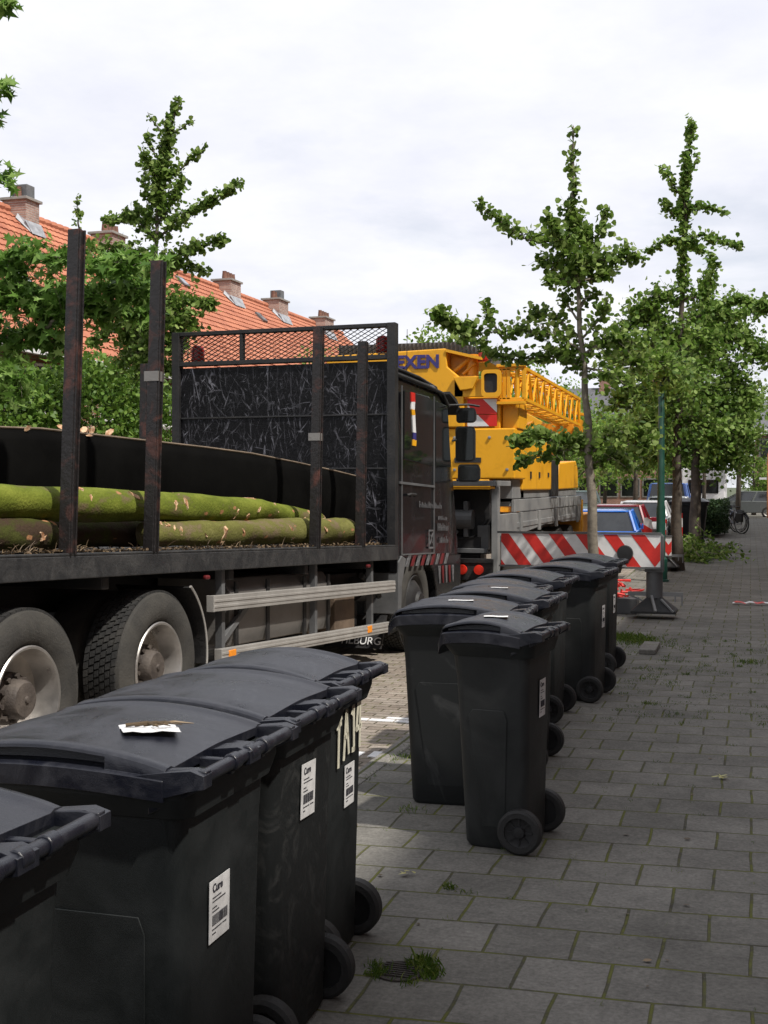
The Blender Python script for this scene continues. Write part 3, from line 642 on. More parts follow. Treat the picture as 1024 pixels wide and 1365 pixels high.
# headboard
b = MB(); y0, y1 = 5.80, 5.84
b.box((-WB+.06, y0+.01, 1.25), (-.09, y1-.01, 3.10))
hb = TB(b, 'headboard', 'scratch')
b = MB()
for xx in (-WB+.03, -.045): b.box((xx-.045, y0-.03, 1.23), (xx+.045, y1+.03, 3.485))
b.box((-WB+.075, y0-.02, 3.445), (-.09, y1+.02, 3.485)); b.box((-WB+.075, y0-.02, 3.12), (-.09, y1+.02, 3.165))
for xx in (-1.74, -.86): b.box((xx-.018, y0-.015, 3.165), (xx+.018, y1+.015, 3.445))
for zz_ in (2.0, 2.55): b.box((-WB+.075, y0-.004, zz_), (-.09, y0+.008, zz_+.018))
TB(b, 'headboard_frame', 'dark', hb, bevel=.004)
b = MB(); xa, xb, za, zb = -WB+.075, -.09, 3.165, 3.445; dx_ = .078; sl = .55
k = -12
while xa+k*dx_ < xb:
    for sg in (1, -1):
        # line z = za + sl*(x-x0)  or falling
        x0_ = xa+k*dx_; pts = [(x0_, za), (x0_+(zb-za)/sl, zb)] if sg > 0 else [(x0_, zb), (x0_+(zb-za)/sl, za)]
        (p, q) = pts
        if q[0] < xa or p[0] > xb: continue
        if p[0] < xa: tt = (xa-p[0])/(q[0]-p[0]); p = (xa, p[1]+(q[1]-p[1])*tt)
        if q[0] > xb: tt = (xb-p[0])/(q[0]-p[0]); q = (xb, p[1]+(q[1]-p[1])*tt)
        b.bar((p[0], y0+.02+.002*sg, p[1]), (q[0], y0+.02+.002*sg, q[1]), .005, .014, up=(0, 1, 0))
    k += 1
TB(b, 'mesh_screen', 'dark', hb)
def beacon(p, parent, shf=True, s=1.):
    b = MB(); b.lathe([(0, .05*s), (.02*s, .055*s)], p, 'z', 16); b.lathe([(.02*s, .05*s), (.09*s, .052*s), (.12*s, .04*s), (.13*s, .01*s)], p, 'z', 16)
    if shf: b.xf(sh)
    return b.build('beacon', 'redR', parent, auto=40)
beacon((-.19, 5.93, 3.20), hb, s=1.4); beacon((-2.33, 5.93, 3.18), hb, s=1.4)

# cab
b = MB(); st = []
def cabsec(y, zb, zt, inset, rtop):
    x0, x1 = -WB+.03+inset, -.03-inset
    return [(x1, y, zb), (x1, y, zt-.75), (x1-.06, y, zt-.10), (x1-.13, y, zt-rtop*.3), (x1-.26, y, zt), (x0+.26, y, zt), (x0+.13, y, zt-rtop*.3), (x0+.06, y, zt-.10), (x0, y, zt-.75), (x0, y, zb)]
b.loft([cabsec(5.93, 1.08, 3.10, .01, .05), cabsec(7.55, 1.05, 3.08, .01, .06), cabsec(7.85, 1.05, 3.00, .02, .08), cabsec(8.08, 1.05, 2.62, .05, .1), cabsec(8.20, 1.05, 1.9, .03, .1)])
cab = TB(b, 'cab', 'cab', auto=30, bevel=.012)
b = MB()      # lower cab corners, wheel arch, step and bumper
def archpoly(y0, y1, zt, cy, r, zb):
    pts = [(y0, zt), (y0, zb)]; n = 14
    a0 = math.asin(max(-1, min(1, (zb-.60)/r)))
    for k in range(n+1):
        a = PI-a0-(PI-2*a0)*k/n; pts.append((cy+r*math.cos(a), .60+r*math.sin(a)))
    pts += [(y1, zb), (y1, zt)]; return pts[::-1]
b.prism([(5.93, 1.10), (5.93, .95), (6.03, .80), (6.15, .98), (6.32, 1.07), (6.6, 1.10)], 'x', -.42, -.035)
b.prism([(6.0, 1.10), (6.6, 1.12), (6.95, 1.07), (7.15, .93), (7.25, .72), (7.27, .45), (7.30, .32), (8.12, .32), (8.22, .5), (8.22, 1.10)], 'x', -.45, -.03)
b.prism([(7.7, .32), (8.12, .32), (8.22, .5), (8.22, 1.10), (7.7, 1.1)], 'x', -WB+.03, -.45)
TB(b, 'bumper', 'cab', cab, bevel=.01)
b = MB(); b.prism([(6.12, 2.12), (7.12, 2.10), (7.12, 2.82), (6.95, 2.86), (6.15, 2.84)], 'x', -.062, -.026)
dw = TB(b.xf(lambda p: Vector((p.x-.0*(p.z), p.y, p.z))), 'side_window', 'glass', cab, bevel=.01)
b = MB(); b.prism([(7.2, 2.10), (7.80, 2.12), (7.66, 2.82), (7.2, 2.84)], 'x', -.062, -.022)
TB(b, 'quarter_window', 'glass', cab, bevel=.01)
b = MB(); b.hexa([(-WB+.2, 8.07, 1.95), (-.2, 8.07, 1.95), (-.2, 8.21, 1.93), (-WB+.2, 8.21, 1.93), (-WB+.25, 7.98, 2.8), (-.25, 7.98, 2.8), (-.25, 8.08, 2.66), (-WB+.25, 8.08, 2.66)]); TB(b, 'windscreen', 'glass', cab)
b = MB()   # roof gutter rails and visor
b.tube([(-.06, 5.95, 2.99), (-.06, 7.0, 2.98), (-.07, 7.6, 2.96), (-.09, 7.9, 2.84)], .022, 8)
b.tube([(-.16, 5.95, 3.09), (-.16, 7.0, 3.08), (-.18, 7.7, 3.04), (-.22, 8.05, 2.86)], .018, 8)
b.loft([[(-WB+.1, y, z), (-.06, y, z), (-.06, y, z+t_), (-WB+.1, y, z+t_)] for y, z, t_ in ((7.86, 2.98, .03), (8.15, 2.90, .05), (8.34, 2.78, .04))])
TB(b, 'sun_visor', 'steel', cab, auto=40)
b = MB()   # door seams, handle, grab rail as proud trims
for yy_ in (6.06, 7.16): b.box((-.036, yy_-.006, 1.12), (-.022, yy_+.006, 2.88))
b.box((-.036, 5.98, 1.86), (-.018, 7.16, 1.885)); b.box((-.036, 6.06, 1.12), (-.022, 7.16, 1.135))
TB(b, 'door_trim', 'greybox', cab)
b = MB().tube([(-.02, 6.2, 1.75), (.01, 6.24, 1.76), (.01, 6.40, 1.76), (-.02, 6.44, 1.75)], .014, 8); TB(b, 'door_handle', 'dark', cab)
def ctext(s, y, z, size, m='greywhite', nm='lettering', **k):
    o = text(nm, s, size, m, cab, (-.024, y, z-.036*y), (PI/2, 0, PI/2), .002, **k); o.rotation_euler = (PI/2+0, 0, PI/2); return o
rgc = random.Random(2)
for (ya_, yb_, za_, hh_) in ((6.62, 7.40, 1.63, .07), (7.30, 7.62, 1.50, .05), (7.28, 7.66, 1.38, .09), (7.36, 7.66, 1.24, .08)):     # worn lettering, too rubbed to read
    y_ = ya_; mb_ = MB()
    while y_ < yb_:
        w_ = rgc.uniform(.012, .035); h_ = hh_*rgc.uniform(.5, 1); mb_.box((-.026, y_, za_), (-.021, y_+w_*.55, za_+h_)); mb_.box((-.026, y_, za_+h_*.4), (-.0215, y_+w_, za_+h_*.55)); y_ += w_+.022
    TB(mb_, 'worn_lettering', 'greywhite', cab)

# emblem panel: white-outlined square with slash shapes
b = MB()
for (ya, za, yb, zb_) in ((6.95, 1.18, 7.13, 1.20), (6.95, 1.37, 7.13, 1.39), (6.95, 1.20, 6.97, 1.37), (7.11, 1.20, 7.13, 1.37)): b.box((-.026, ya, za), (-.020, yb, zb_))
b.bar((-.022, 6.99, 1.23), (-.022, 7.09, 1.35), .005, .022, up=(0, 1, 0)); b.bar((-.022, 7.02, 1.33), (-.022, 7.07, 1.24), .005, .02, up=(0, 1, 0))
TB(b, 'emblem', 'greywhite', cab)
for k in range(9):   # angled red / pale stripes along the lower door and fender
    y_ = 6.18+k*.17; 
    b = MB().hexa([(-.034, y_, 1.0), (-.026, y_, 1.0), (-.026, y_+.085, 1.0), (-.034, y_+.085, 1.0), (-.034, y_+.10, 1.12), (-.026, y_+.10, 1.12), (-.026, y_+.185, 1.12), (-.034, y_+.185, 1.12)] if k < 20 else [])
    TB(b, 'stripe', 'dred' if k % 2 else 'greywhite', cab)
for k in range(5):
    y_ = 7.35+k*.13; b = MB().hexa([(-.03, y_, .78), (-.022, y_, .78), (-.022, y_+.03, .78), (-.03, y_+.03, .78), (-.03, y_-.05, .98), (-.022, y_-.05, .98), (-.022, y_+.04, .98), (-.03, y_+.04, .98)])
    TB(b, 'stripe', 'dred' if k % 2 else 'greywhite', cab)
# mirrors on arms
b = MB()
b.tube([(-.10, 7.95, 2.86), (.10, 8.12, 2.88), (.22, 8.16, 2.86)], .013, 8); b.tube([(-.10, 8.08, 2.45), (.16, 8.16, 2.50)], .013, 8); b.tube([(-.05, 8.1, 1.98), (.20, 8.14, 2.08)], .015, 8)
TB(b, 'mirror_arm', 'dark', cab)
for (z0_, z1_, xa_, xb_) in ((2.66, 2.84, -.05, .19), (2.20, 2.62, -.06, .18), (1.96, 2.17, -.03, .24)):
    b = MB(); b.loft([rrect(xa_, xb_, z0_, z1_, .05, 0)]*1, cap=False)
    b = MB(); s1 = [(p[0], 8.09, p[1]) for p in rrect(xa_, xb_, z0_, z1_, .04, 0)]; s2 = [(p[0], 8.20, p[1]) for p in rrect(xa_+.02, xb_-.02, z0_+.02, z1_-.02, .04, 0)]
    b.loft([s1, s2]); mr = TB(b, 'mirror', 'dark', cab, auto=40)
    b = MB(); b.loft([[(p[0], 8.084, p[1]) for p in rrect(xa_+.02, xb_-.02, z0_+.02, z1_-.02, .03, 0)], [(p[0], 8.088, p[1]) for p in rrect(xa_+.02, xb_-.02, z0_+.02, z1_-.02, .03, 0)]]); TB(b, 'mirror_glass', 'mirror', mr)
b = MB().tube([(-.3, 7.0, 3.05), (-.3, 7.02, 3.62)], [.006, .003], 6); TB(b, 'antenna', 'dark', cab)
# pennant hanging in the side window (a flat cloth, outside face)
for (za, zb_, dy0, dy1, m, wdt) in ((2.74, 2.84, .00, .01, 'red', .11), (2.66, 2.745, .01, .0, 'white', .09), (2.60, 2.665, .0, .02, 'yellow', .09), (2.42, 2.605, .02, .05, 'white', .075), (2.34, 2.44, .055, .06, 'navy', .075), (2.28, 2.345, .06, .05, 'yellow', .09)):
    y_ = 6.38; b = MB().hexa([(-.028, y_+dy1-wdt/2, za), (-.016, y_+dy1-wdt/2, za), (-.010, y_+dy1+wdt/2, za), (-.024, y_+dy1+wdt/2, za), (-.028, y_+dy0-wdt/2, zb_), (-.016, y_+dy0-wdt/2, zb_), (-.010, y_+dy0+wdt/2, zb_), (-.024, y_+dy0+wdt/2, zb_)])
    TB(b, 'pennant', m, dw)
# wheels
def truck_wheel(y, zc, outer_x, dual=True, rad=.515, front=False, sidesgn=1):
    o = outer_x; wdt = .30
    def mir(p): return Vector((sidesgn*p.x + (0 if sidesgn > 0 else -WB), p.y, p.z))
    b = MB()
    def tyreprof(x_):
        return [(x_-.035, .300), (x_-.008, .330), (x_, .39), (x_-.004, .45), (x_-.022, rad-.025), (x_-.045, rad-.014), (x_-wdt+.045, rad-.014), (x_-wdt+.02, rad-.03), (x_-wdt, .40), (x_-wdt+.03, .30)]
    b.lathe(tyreprof(o), (0, y, zc), 'x', 56, closed=True)
    for rr_ in (.355, .46):   # raised rings on the sidewall
        b.lathe([(o-.004, rr_-.004), (o+.0025, rr_), (o-.004, rr_+.004)], (0, y, zc), 'x', 56)if False else None
    if dual: b.lathe(tyreprof(o-.34), (0, y, zc), 'x', 48, closed=True)
    wh = b.xf(mir).build('wheel', 'tyre', TRUCK, auto=35)
    b = MB()   # tread blocks
    n = 64
    for k in range(n):
        for j in range(6):
            a = 2*PI*(k+(.5 if j % 2 else 0))/n; da = 2*PI/n*.38
            x0_ = o-.03-wdt*.80*(j/6)-.012; x1_ = x0_-wdt*.80/6+.009
            if j in (0, 5): da *= 1.15
            pts = []
            for r_ in (rad-.022, rad):
                for (xx, aa) in ((x0_, a-da), (x1_, a-da+.02), (x1_, a+da+.02), (x0_, a+da)): pts.append((xx, y+r_*math.cos(aa), zc+r_*math.sin(aa)))
            b.hexa(pts)
    b.xf(mir).build('tread', 'tyrec', wh)
    if not front:
        b = MB(); b.lathe([(o-.020, .305), (o-.012, .298), (o-.014, .285), (o-.05, .277), (o-.13, .270), (o-.165, .262), (o-.175, .20), (o-.17, .14), (o-.17, .02)], (0, y, zc), 'x', 56, cap=(0, 1))
        rim = b.xf(mir).build('rim', 'rim', wh, auto=40)
        b = MB(); b.lathe([(o-.17, .150), (o-.13, .148), (o-.125, .14), (o-.12, .115), (o-.05, .108), (o-.035, .095), (o-.03, .02), (o-.02, .016), (o-.018, .004)], (0, y, zc), 'x', 36)
        for k in range(10):
            a = 2*PI*k/10+.2; b.tube([(o-.135, y+.13*math.cos(a), zc+.13*math.sin(a)), (o-.095, y+.13*math.cos(a), zc+.13*math.sin(a))], .016, 6)
        b.xf(mir).build('hub', 'hubiron', wh, auto=40)
    else:
        b = MB(); b.lathe([(o-.02, .305), (o-.01, .295), (o-.03, .28), (o-.05, .26), (o-.0, .20), (o+.02, .165), (o+.03, .13), (o+.06, .11), (o+.065, .02)], (0, y, zc), 'x', 40, cap=(0, 1))
        b.xf(mir).build('rim', 'dark', wh, auto=40)
    return wh
def gz(s): return roadz(TP.y+s*math.cos(TA))
for y in (-.25, 1.18):
    truck_wheel(y, gz(y)+.515, -.03); truck_wheel(y, gz(y)+.515, -.03, sidesgn=-1)
truck_wheel(6.62, gz(6.62)+.515, -.06, dual=False, front=True); truck_wheel(6.62, gz(6.62)+.515, -.06, dual=False, front=True, sidesgn=-1)
# mudguards (curved sheets with a bright edge)
def mudguard(cy, a0, a1, r, x0_=-.62, x1_=-.02, zc=.44, m='dark'):
    b = MB(); e = MB(); n = 12; P_, Q_ = [], []
    for k in range(n+1):
        a = R(a0+(a1-a0)*k/n); P_.append((cy+r*math.cos(a), zc+r*math.sin(a))); Q_.append((cy+(r+.012)*math.cos(a), zc+(r+.012)*math.sin(a)))
    b.prism(P_+Q_[::-1], 'x', x0_, x1_); g = b.build('mudguard', m, TRUCK)
    e.tube([(x1_, p[0], p[1]) for p in Q_], .011, 6); e.build('mudguard_edge', 'alu', g)
mudguard(1.18, -8, 52, .60); mudguard(-.25, 128, 168, .66)
b = MB(); b.prism([(5.93, .30), (6.02, .30), (6.05, .62), (6.18, .86), (6.05, .90), (5.94, .84)], 'x', -.40, -.02); b.build('mudguard', 'greybox', TRUCK, bevel=.008)
# side underrun guard: two aluminium rails with posts and reflectors
b = MB()
def rail(s0, z0_, s1, z1_, hh):
    mb = MB(); mb.bar((-.035, s0, z0_-hh/2), (-.035, s1, z1_-hh/2), .055, hh); 
    mb.bar((-.006, s0, z0_-hh*.33), (-.006, s1, z1_-hh*.33), .006, .02); mb.bar((-.006, s0, z0_-hh*.68), (-.006, s1, z1_-hh*.68), .006, .02)
    mb.bar((-.035, s0-.008, z0_-hh/2), (-.035, s0+.004, z0_-hh/2), .062, hh*1.04)
    return mb.build('guard_rail', 'alu', TRUCK, bevel=.004)
rail(1.88, .83, 5.80, .66, .115); rail(2.0, .43, 5.70, .25, .10)
b = MB()
for s, z1_, z2_ in ((2.15, 1.05, .34), (3.9, 1.0, .26), (5.3, .9, .2)):
    b = MB(); b.bar((-.10, s, z1_), (-.10, s, z2_), .05, .06)
    if s < 3: b.bar((-.10, 2.15, .45), (-.10, 2.6, .70), .04, .05)
    b.build('guard_post', 'greybox', TRUCK, bevel=.004)
for s, z_ in ((2.16, .375), (5.05, .245)):
    MB().box((-.012, s-.055, z_-.032), (.0015, s+.055, z_+.032)).build('reflector', 'orangeR', TRUCK, bevel=.003)
# tanks and boxes behind the rails
b = MB(); b.loft([[(-.75, y, .42-.036*y+.1), (-.16, y, .38-.036*y+.1), (-.12, y, .50-.036*y+.1), (-.12, y, .80-.036*y+.1), (-.2, y, .90-.036*y+.1), (-.75, y, .9-.036*y+.1)] for y in (2.35, 4.35)])
tk = b.build('fuel_tank', 'tank', TRUCK, bevel=.01)
for y in (2.42, 2.98, 3.72, 4.25): MB().box((-.125, y, .42), (-.108, y+.05, .98)).xf(sh).build('tank_strap', 'dark', tk)
b = MB(); b.box((-.6, 4.55, .40), (-.16, 5.05, .80)); b.xf(sh); b.build('battery_box', mat('dusty_brown_box', (.14, .10, .07), .8, 0, .3, 4, .3, 40), TRUCK, bevel=.01)
b = MB(); b.tube([(-.3, 5.35, .60), (-.3, 5.75, .56)], .12, 16); b.tube([(-.15, 5.2, .75), (-.15, 5.6, .6), (-.15, 5.7, .5)], .03, 8); b.build('air_tank', 'dark', TRUCK, auto=40)
b = MB(); b.hexa([(-.72, 5.62, -.02), (-.1, 5.62, -.02), (-.1, 5.64, -.02), (-.72, 5.64, -.02), (-.72, 5.80, .30), (-.1, 5.80, .30), (-.1, 5.82, .30), (-.72, 5.82, .30)])
fl = b.build('mud_flap', 'dark', TRUCK)
text('lettering', 'TILBURG', .115, 'white', fl, (-.33, 5.640, .05), (R(62), 0, 0), .002)
# a mat of bark chips and twigs on the load bed (uncountable)
b = MB()
for k in range(3800):
    s = random.uniform(-1.2, 5.6); x = -.02-abs(random.gauss(0, .10)) if random.random() < .7 else random.uniform(-1.2, 0)
    leaf(b, Vector((x, s, 1.236+random.random()*.015)), random.uniform(.012, .035), NEED if k % 3 else OVAL, 1.5)
for k in range(110):
    s = random.choice((-.3, .15, .3, 1.1, 2.2, 3.6, 5.2))+random.gauss(0, .3); p = Vector((-.06-random.random()*.12, s, 1.24)); d = Vector((random.uniform(-.2, .25), random.uniform(-1, 1), random.uniform(-.1, .5))).normalized()*random.uniform(.04, .12)
    b.tube([p, p+d*.5+Vector((0, 0, .01)), p+d], [.0025, .002, .001], 4, False)
b.xf(lambda p: TP+TR*p.x+TS*p.y+Vector((0, 0, p.z-.036*p.y)))
tag(b.build('bark_litter', 'chip', fix=False), 'bark chips, twigs and leaf scraps strewn along the edge of the load bed', 'bark litter', kind='stuff')

# logs
def log(label, pts, rad, m, knots=10, seed=1, end=True, stubs=True):
    """pts: (s, w, z) centre line in truck space"""
    rg = random.Random(seed); b = MB(); n = 22; m_ = 60; P3 = [Vector((-q[1], q[0], q[2])) for q in pts]
    r0, r1 = rad; rows = []
    for i in range(m_+1):
        t = i/m_; c = poly_at(P3, t); rr = r0+(r1-r0)*t
        row = []
        for k in range(n):
            a = 2*PI*k/n; q = rr*(1+.05*math.sin(3*a+i*.21+seed)+.035*math.sin(i*.7+a*2+seed*2)+rg.uniform(-.018, .018))
            row.append((c.x+q*math.cos(a), c.y, c.z+q*math.sin(a)))
        rows.append(row)
    b.loft(rows, cap=True)
    root = bpy.data.objects.new('moss_covered_log', None)
    o = b.build('moss_covered_log', m, smooth=True)
    o.location = TP; o.rotation_euler = (0, 0, -TA); tag(o, label, 'log', 'felled mossy logs lying on the truck')
    bpy.data.objects.remove(root)
    c = P3[-1]; cut = MB(); cut.lathe([(0, r1*.97), (.006, r1*.96), (.007, .01)], c+Vector((0, .001, 0)), 'y', 22); cut.build('sawn_end', 'wood', o)
    if stubs:
        for k in range(knots):
            t = rg.random(); c = poly_at(P3, t); rr = r0+(r1-r0)*t; a = R(rg.uniform(-35, 100))
            d = Vector((math.cos(a), 0, math.sin(a))); p = c+d*rr*.97; q = p+d*.018+Vector((0, rg.uniform(-.01, .03), 0))
            s_ = rg.uniform(.010, .028); kb = MB(); u0 = Vector((0, 1, 0)); v0 = d.cross(u0); an = rg.uniform(0, PI); el = rg.uniform(1.2, 3.0)
            u = u0*math.cos(an)+v0*math.sin(an); v = -u0*math.sin(an)+v0*math.cos(an); ring = []; jit = [rg.uniform(.45, 1.35) for _ in range(11)]
            for cc, sc in ((p-d*.03, 1.2), (p+d*.004, 1.), (p+d*.001, .5)):
                ring.append([cc+u*math.cos(2*PI*j/11)*s_*sc*el*jit[j]+v*math.sin(2*PI*j/11)*s_*sc*jit[(j*3) % 11] for j in range(11)])
            kb.loft(ring); kb.build('branch_scar', 'wood', o)
    return o
def bz(s): return 1.235-.036*s
log('bright green mossy log on top, with pale torn branch scars, reaching the front stakes', [(-4, .30, bz(-4)+.28), (-.6, .28, bz(-.6)+.28), (1.5, .27, bz(1.5)+.295), (3.2, .30, bz(3.2)+.30), (4.75, .42, bz(4.75)+.22)], (.120, .090), 'log', 24, 3)
log('yellowish green mossy log lying lowest by the stakes, its sawn end at the foremost stake', [(1.3, .22, bz(1.3)+.10), (2.6, .21, bz(2.6)+.115), (3.8, .21, bz(3.8)+.13), (4.95, .21, bz(4.95)+.135)], (.085, .125), 'log2', 12, 8)
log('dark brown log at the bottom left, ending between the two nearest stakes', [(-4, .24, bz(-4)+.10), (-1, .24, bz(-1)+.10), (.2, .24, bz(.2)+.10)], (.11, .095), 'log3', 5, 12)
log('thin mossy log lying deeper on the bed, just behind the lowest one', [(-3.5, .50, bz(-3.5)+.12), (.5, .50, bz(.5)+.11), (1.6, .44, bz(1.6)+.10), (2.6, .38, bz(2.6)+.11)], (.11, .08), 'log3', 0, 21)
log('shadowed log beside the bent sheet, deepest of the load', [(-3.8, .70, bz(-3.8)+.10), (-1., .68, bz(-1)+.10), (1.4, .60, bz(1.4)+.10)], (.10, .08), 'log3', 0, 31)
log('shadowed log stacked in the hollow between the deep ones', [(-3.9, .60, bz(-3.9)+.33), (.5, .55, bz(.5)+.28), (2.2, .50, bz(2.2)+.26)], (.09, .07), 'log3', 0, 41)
# bent steel sheet standing along the load
b = MB(); n = 40; W0 = 1.0
top_px = [(-260, 566), (0, 570), (60, 572), (130, 580), (210, 589), (280, 597), (340, 605), (400, 617), (450, 628), (482, 636)]
def wof(x): return .85-.50*max(0, min(1, (x-40)/440.))**1.2
tz = [(*tq(x, y, wof(x)), wof(x)) for x, y in top_px]
tz = [tuple(poly_at([Vector(q_) for q_ in tz], k/36)) for k in range(37)]
secs = []
for (s, z, W0) in tz:
    zb_ = bz(s)+.01; q = []
    for (fz, ox) in ((0, -.12), (.15, -.06), (.35, -.01), (.55, .02), (.75, .02), (.9, -.01), (1, -.05)): q.append((-W0+ox*.6, s, zb_+(z-zb_)*fz))
    q2 = [(p[0]-.012, p[1], p[2]) for p in q[::-1]]; secs.append(q+q2)
b.loft(secs); sh_ = b.build('steel_sheet', 'plate', smooth=True); sh_.location = TP; sh_.rotation_euler = (0, 0, -TA)
tag(sh_, 'large dark bent steel sheet standing lengthwise behind the mossy logs', 'steel sheet')
e = MB(); e.tube([(-w0_-.03, s, z+.004) for s, z, w0_ in tz], .009, 6); e.build('sheet_edge', 'platee', sh_)
b = MB()
for i in range(26):
    p = Vector((-.84+random.uniform(-.02, .02), 0, 0)); s, z = tq(118+random.gauss(0, 22), 579, .8); zz_ = min(tz, key=lambda t_: abs(t_[0]-s))[1]
    leaf(b, Vector((p.x, s, zz_+.02*random.random())), random.uniform(.03, .09), OVAL, .5)
o = b.build('wood_splinters', 'wood', None); o.location = TP; o.rotation_euler = (0, 0, -TA); tag(o, 'pale wood splinters caught on the upper edge of the bent sheet', 'wood splinters', kind='stuff')

# ------------------------------------------------------------------ mobile crane
CX0, CX1, CY0, CY1 = -5.95, -3.2, 16.35, 24.6
CR = empty('mobile_crane', (-4.6, 20.5, 0), 'yellow mobile crane with lattice jib on a grey carrier, ahead of the black truck', 'crane')
CR_off = Vector((4.6, -20.5, 0))
def CB(mb, name, m, parent=CR, **k): return mb.xf(lambda p: p+CR_off).build(name, m, parent, **k)
def striped_mat(name, w, expr): return striped(name, (.68, .68, .68), (.62, .02, .012), expr, w)
b = MB()      # carrier deck with side panels and wheel openings
b.box((CX0, CY0+.9, 1.02), (CX1, CY1, 1.10)); b.box((CX1-.05, CY0+1.0, 1.25), (CX1, CY1, 1.43)); b.box((CX0, CY0+1.0, 1.25), (CX0+.05, CY1, 1.43)); b.box((CX0+.06, CY0+1.0, 1.33), (CX1-.06, CY1, 1.40))
b.prism([(17.6, 1.245), (17.6, .92), (18.8, .95), (20.2, 1.0), (20.3, 1.0), (20.9, .98), (21.7, 1.02), (22.2, .98), (24.6, .95), (24.6, 1.245)], 'x', CX1-.045, CX1-.012)
b.box((CX0+.5, CY0+.3, .75), (CX1-.5, CY1, 1.0))
b.box((CX0+.1, CY0+.9, .9), (CX1-.5, CY0+1.0, 1.3))
CB(b, 'carrier_deck', 'cgrey', bevel=.008)
for y in (17.75, 19.4, 21.2, 23.9): CB(MB().box((CX1-.012, y, .93), (CX1+.02, y+.16, 1.24)), 'deck_bracket', 'cgrey', bevel=.004)
b = MB(); b.box((CX1-.03, CY0-.50, .45), (CX1+.06, CY0-.36, 1.615)); b.box((CX1-.05, CY0-.3, .9), (CX1+.02, CY0+1.1, 1.24)); b.box((CX0+.1, CY0+.1, .55), (CX1-.3, CY0+.5, .72))
CB(b, 'rear_frame', 'cgrey', bevel=.008)
b = MB(); b.box((CX0+.1, CY0-.25, .72), (CX1-.10, CY0+.3, 1.58)); b.box((CX0+.3, CY0-.35, .40), (CX1-.2, CY0-.1, .95)); b.tube([(-4.6, CY0-.4, .9), (-4.0, CY0-.45, .55), (-3.9, CY0-.3, .4)], .03, 8)
b.tube([(-4.9, CY0-.5, .5), (-3.95, CY0-.5, .5)], .03, 8)
CB(b, 'rear_winch_box', 'dark', bevel=.01)
b = MB(); b.tube([(-5.2, CY0-.36, 1.18), (-3.5, CY0-.36, 1.18)], .13, 16); b.box((-3.62, CY0-.42, .95), (-3.56, CY0-.26, 1.42)); b.box((-3.45, CY0-.34, .78), (-3.30, CY0-.26, 1.10)); b.bar((-4.3, CY0-.34, 1.55), (-3.7, CY0-.40, 1.0), .05); b.box((-4.3, CY0-.44, .74), (-3.3, CY0-.36, .80))
CB(b, 'rope_drum', 'greybox', bevel=.006)
b = MB(); b.box((-5.9, CY0-.55, 1.62), (-3.16, CY0+.5, 1.69)); CB(b, 'rear_platform', 'cgrey', bevel=.006)
b = MB(); b.box((-5.9, CY0-.56, 1.585), (-3.18, CY0-.50, 1.612)); CB(b, 'platform_edge', 'yellowd')
b = MB(); b.box((-5.9, CY0-.56, .62), (-3.2, CY0-.42, .67)); b.box((-5.9, CY0-.545, .40), (-3.2, CY0-.5, .62)); CB(b, 'bumper_bar', 'dark')
for k, x in enumerate((-3.80, -3.60, -3.38)):
    CB(MB().lathe([(0, .065), (-.03, .062), (-.035, .02)], (x, CY0-.56, .53), 'y', 18), 'tail_lamp', mat('bright_red_lens', (.85, .04, .02), .3), auto=40)
for k, (x, z) in enumerate(((-4.05, .95), (-4.0, .62))):
    b = MB(); b.loft([rrect(x-.08, x+.06, CY0-.62, CY0-.57, .02, z-.12), rrect(x-.10, x+.02, CY0-.62, CY0-.56, .02, z+.02), rrect(x-.02, x+.07, CY0-.62, CY0-.56, .02, z+.16)])
    CB(b, 'red_wheel_chock' if k else 'red_hook', 'hose', auto=40)
# turret: counterweight, engine house, boom foot
b = MB(); b.box((-5.8, 17.05, 1.72), (CX1+.06, 17.9, 2.43)); b.box((-5.8, 17.05, 1.46), (-3.5, 17.9, 1.72)); cw = CB(b, 'counterweight', 'yellow', bevel=.02)
b = MB(); b.box((-3.5, 17.3, 1.44), (-3.22, 18.2, 1.72)); CB(b, 'turret_base', 'cgrey', bevel=.01)
b = MB(); b.box((-4.4, 17.9, 1.56), (CX1+.02, 20.6, 2.40)); CB(b, 'engine_house', 'yellow', bevel=.02)
b = MB(); b.prism([(21.4, 1.56), (24.0, 1.58), (24.0, 1.95), (23.7, 2.10), (21.6, 2.02)], 'x', -4.4, CX1+.01); CB(b, 'operator_cab_base', 'yellow', bevel=.02)
b = MB(); b.box((-4.4, 20.62, 1.45), (CX1+.03, 21.35, 2.05)); CB(b, 'gap_cover', 'dark', bevel=.01)
b = MB(); b.box((-4.4, 17.95, 1.44), (CX1-.02, 24.0, 1.56)); CB(b, 'turntable_skirt', 'cgrey', bevel=.01)
for y in (18.5, 19.3, 20.2):
    CB(MB().box((CX1+.02, y, 1.72+.02*(y-18)), (CX1+.035, y+.09, 1.84)), 'lashing_eye', 'dark')
# red and white warning plates on the counterweight
mw = striped_mat('warning_plate_stripe', .42, (-.7, 0, -.714))
for (xa_, xb_, za_, zb_) in ((-3.82, -3.40, 2.46, 2.62), (-3.82, -3.40, 2.63, 2.84)):
    CB(MB().box((xa_, 17.06, za_), (xb_, 17.08, zb_)), 'warning_plate', mw)
b = MB(); b.box((-4.1, 17.1, 2.43), (-3.36, 18.2, 2.86)); b.box((-3.35, 17.2, 2.43), (-3.12, 17.9, 2.80)); CB(b, 'tool_box', 'yellow', bevel=.012)
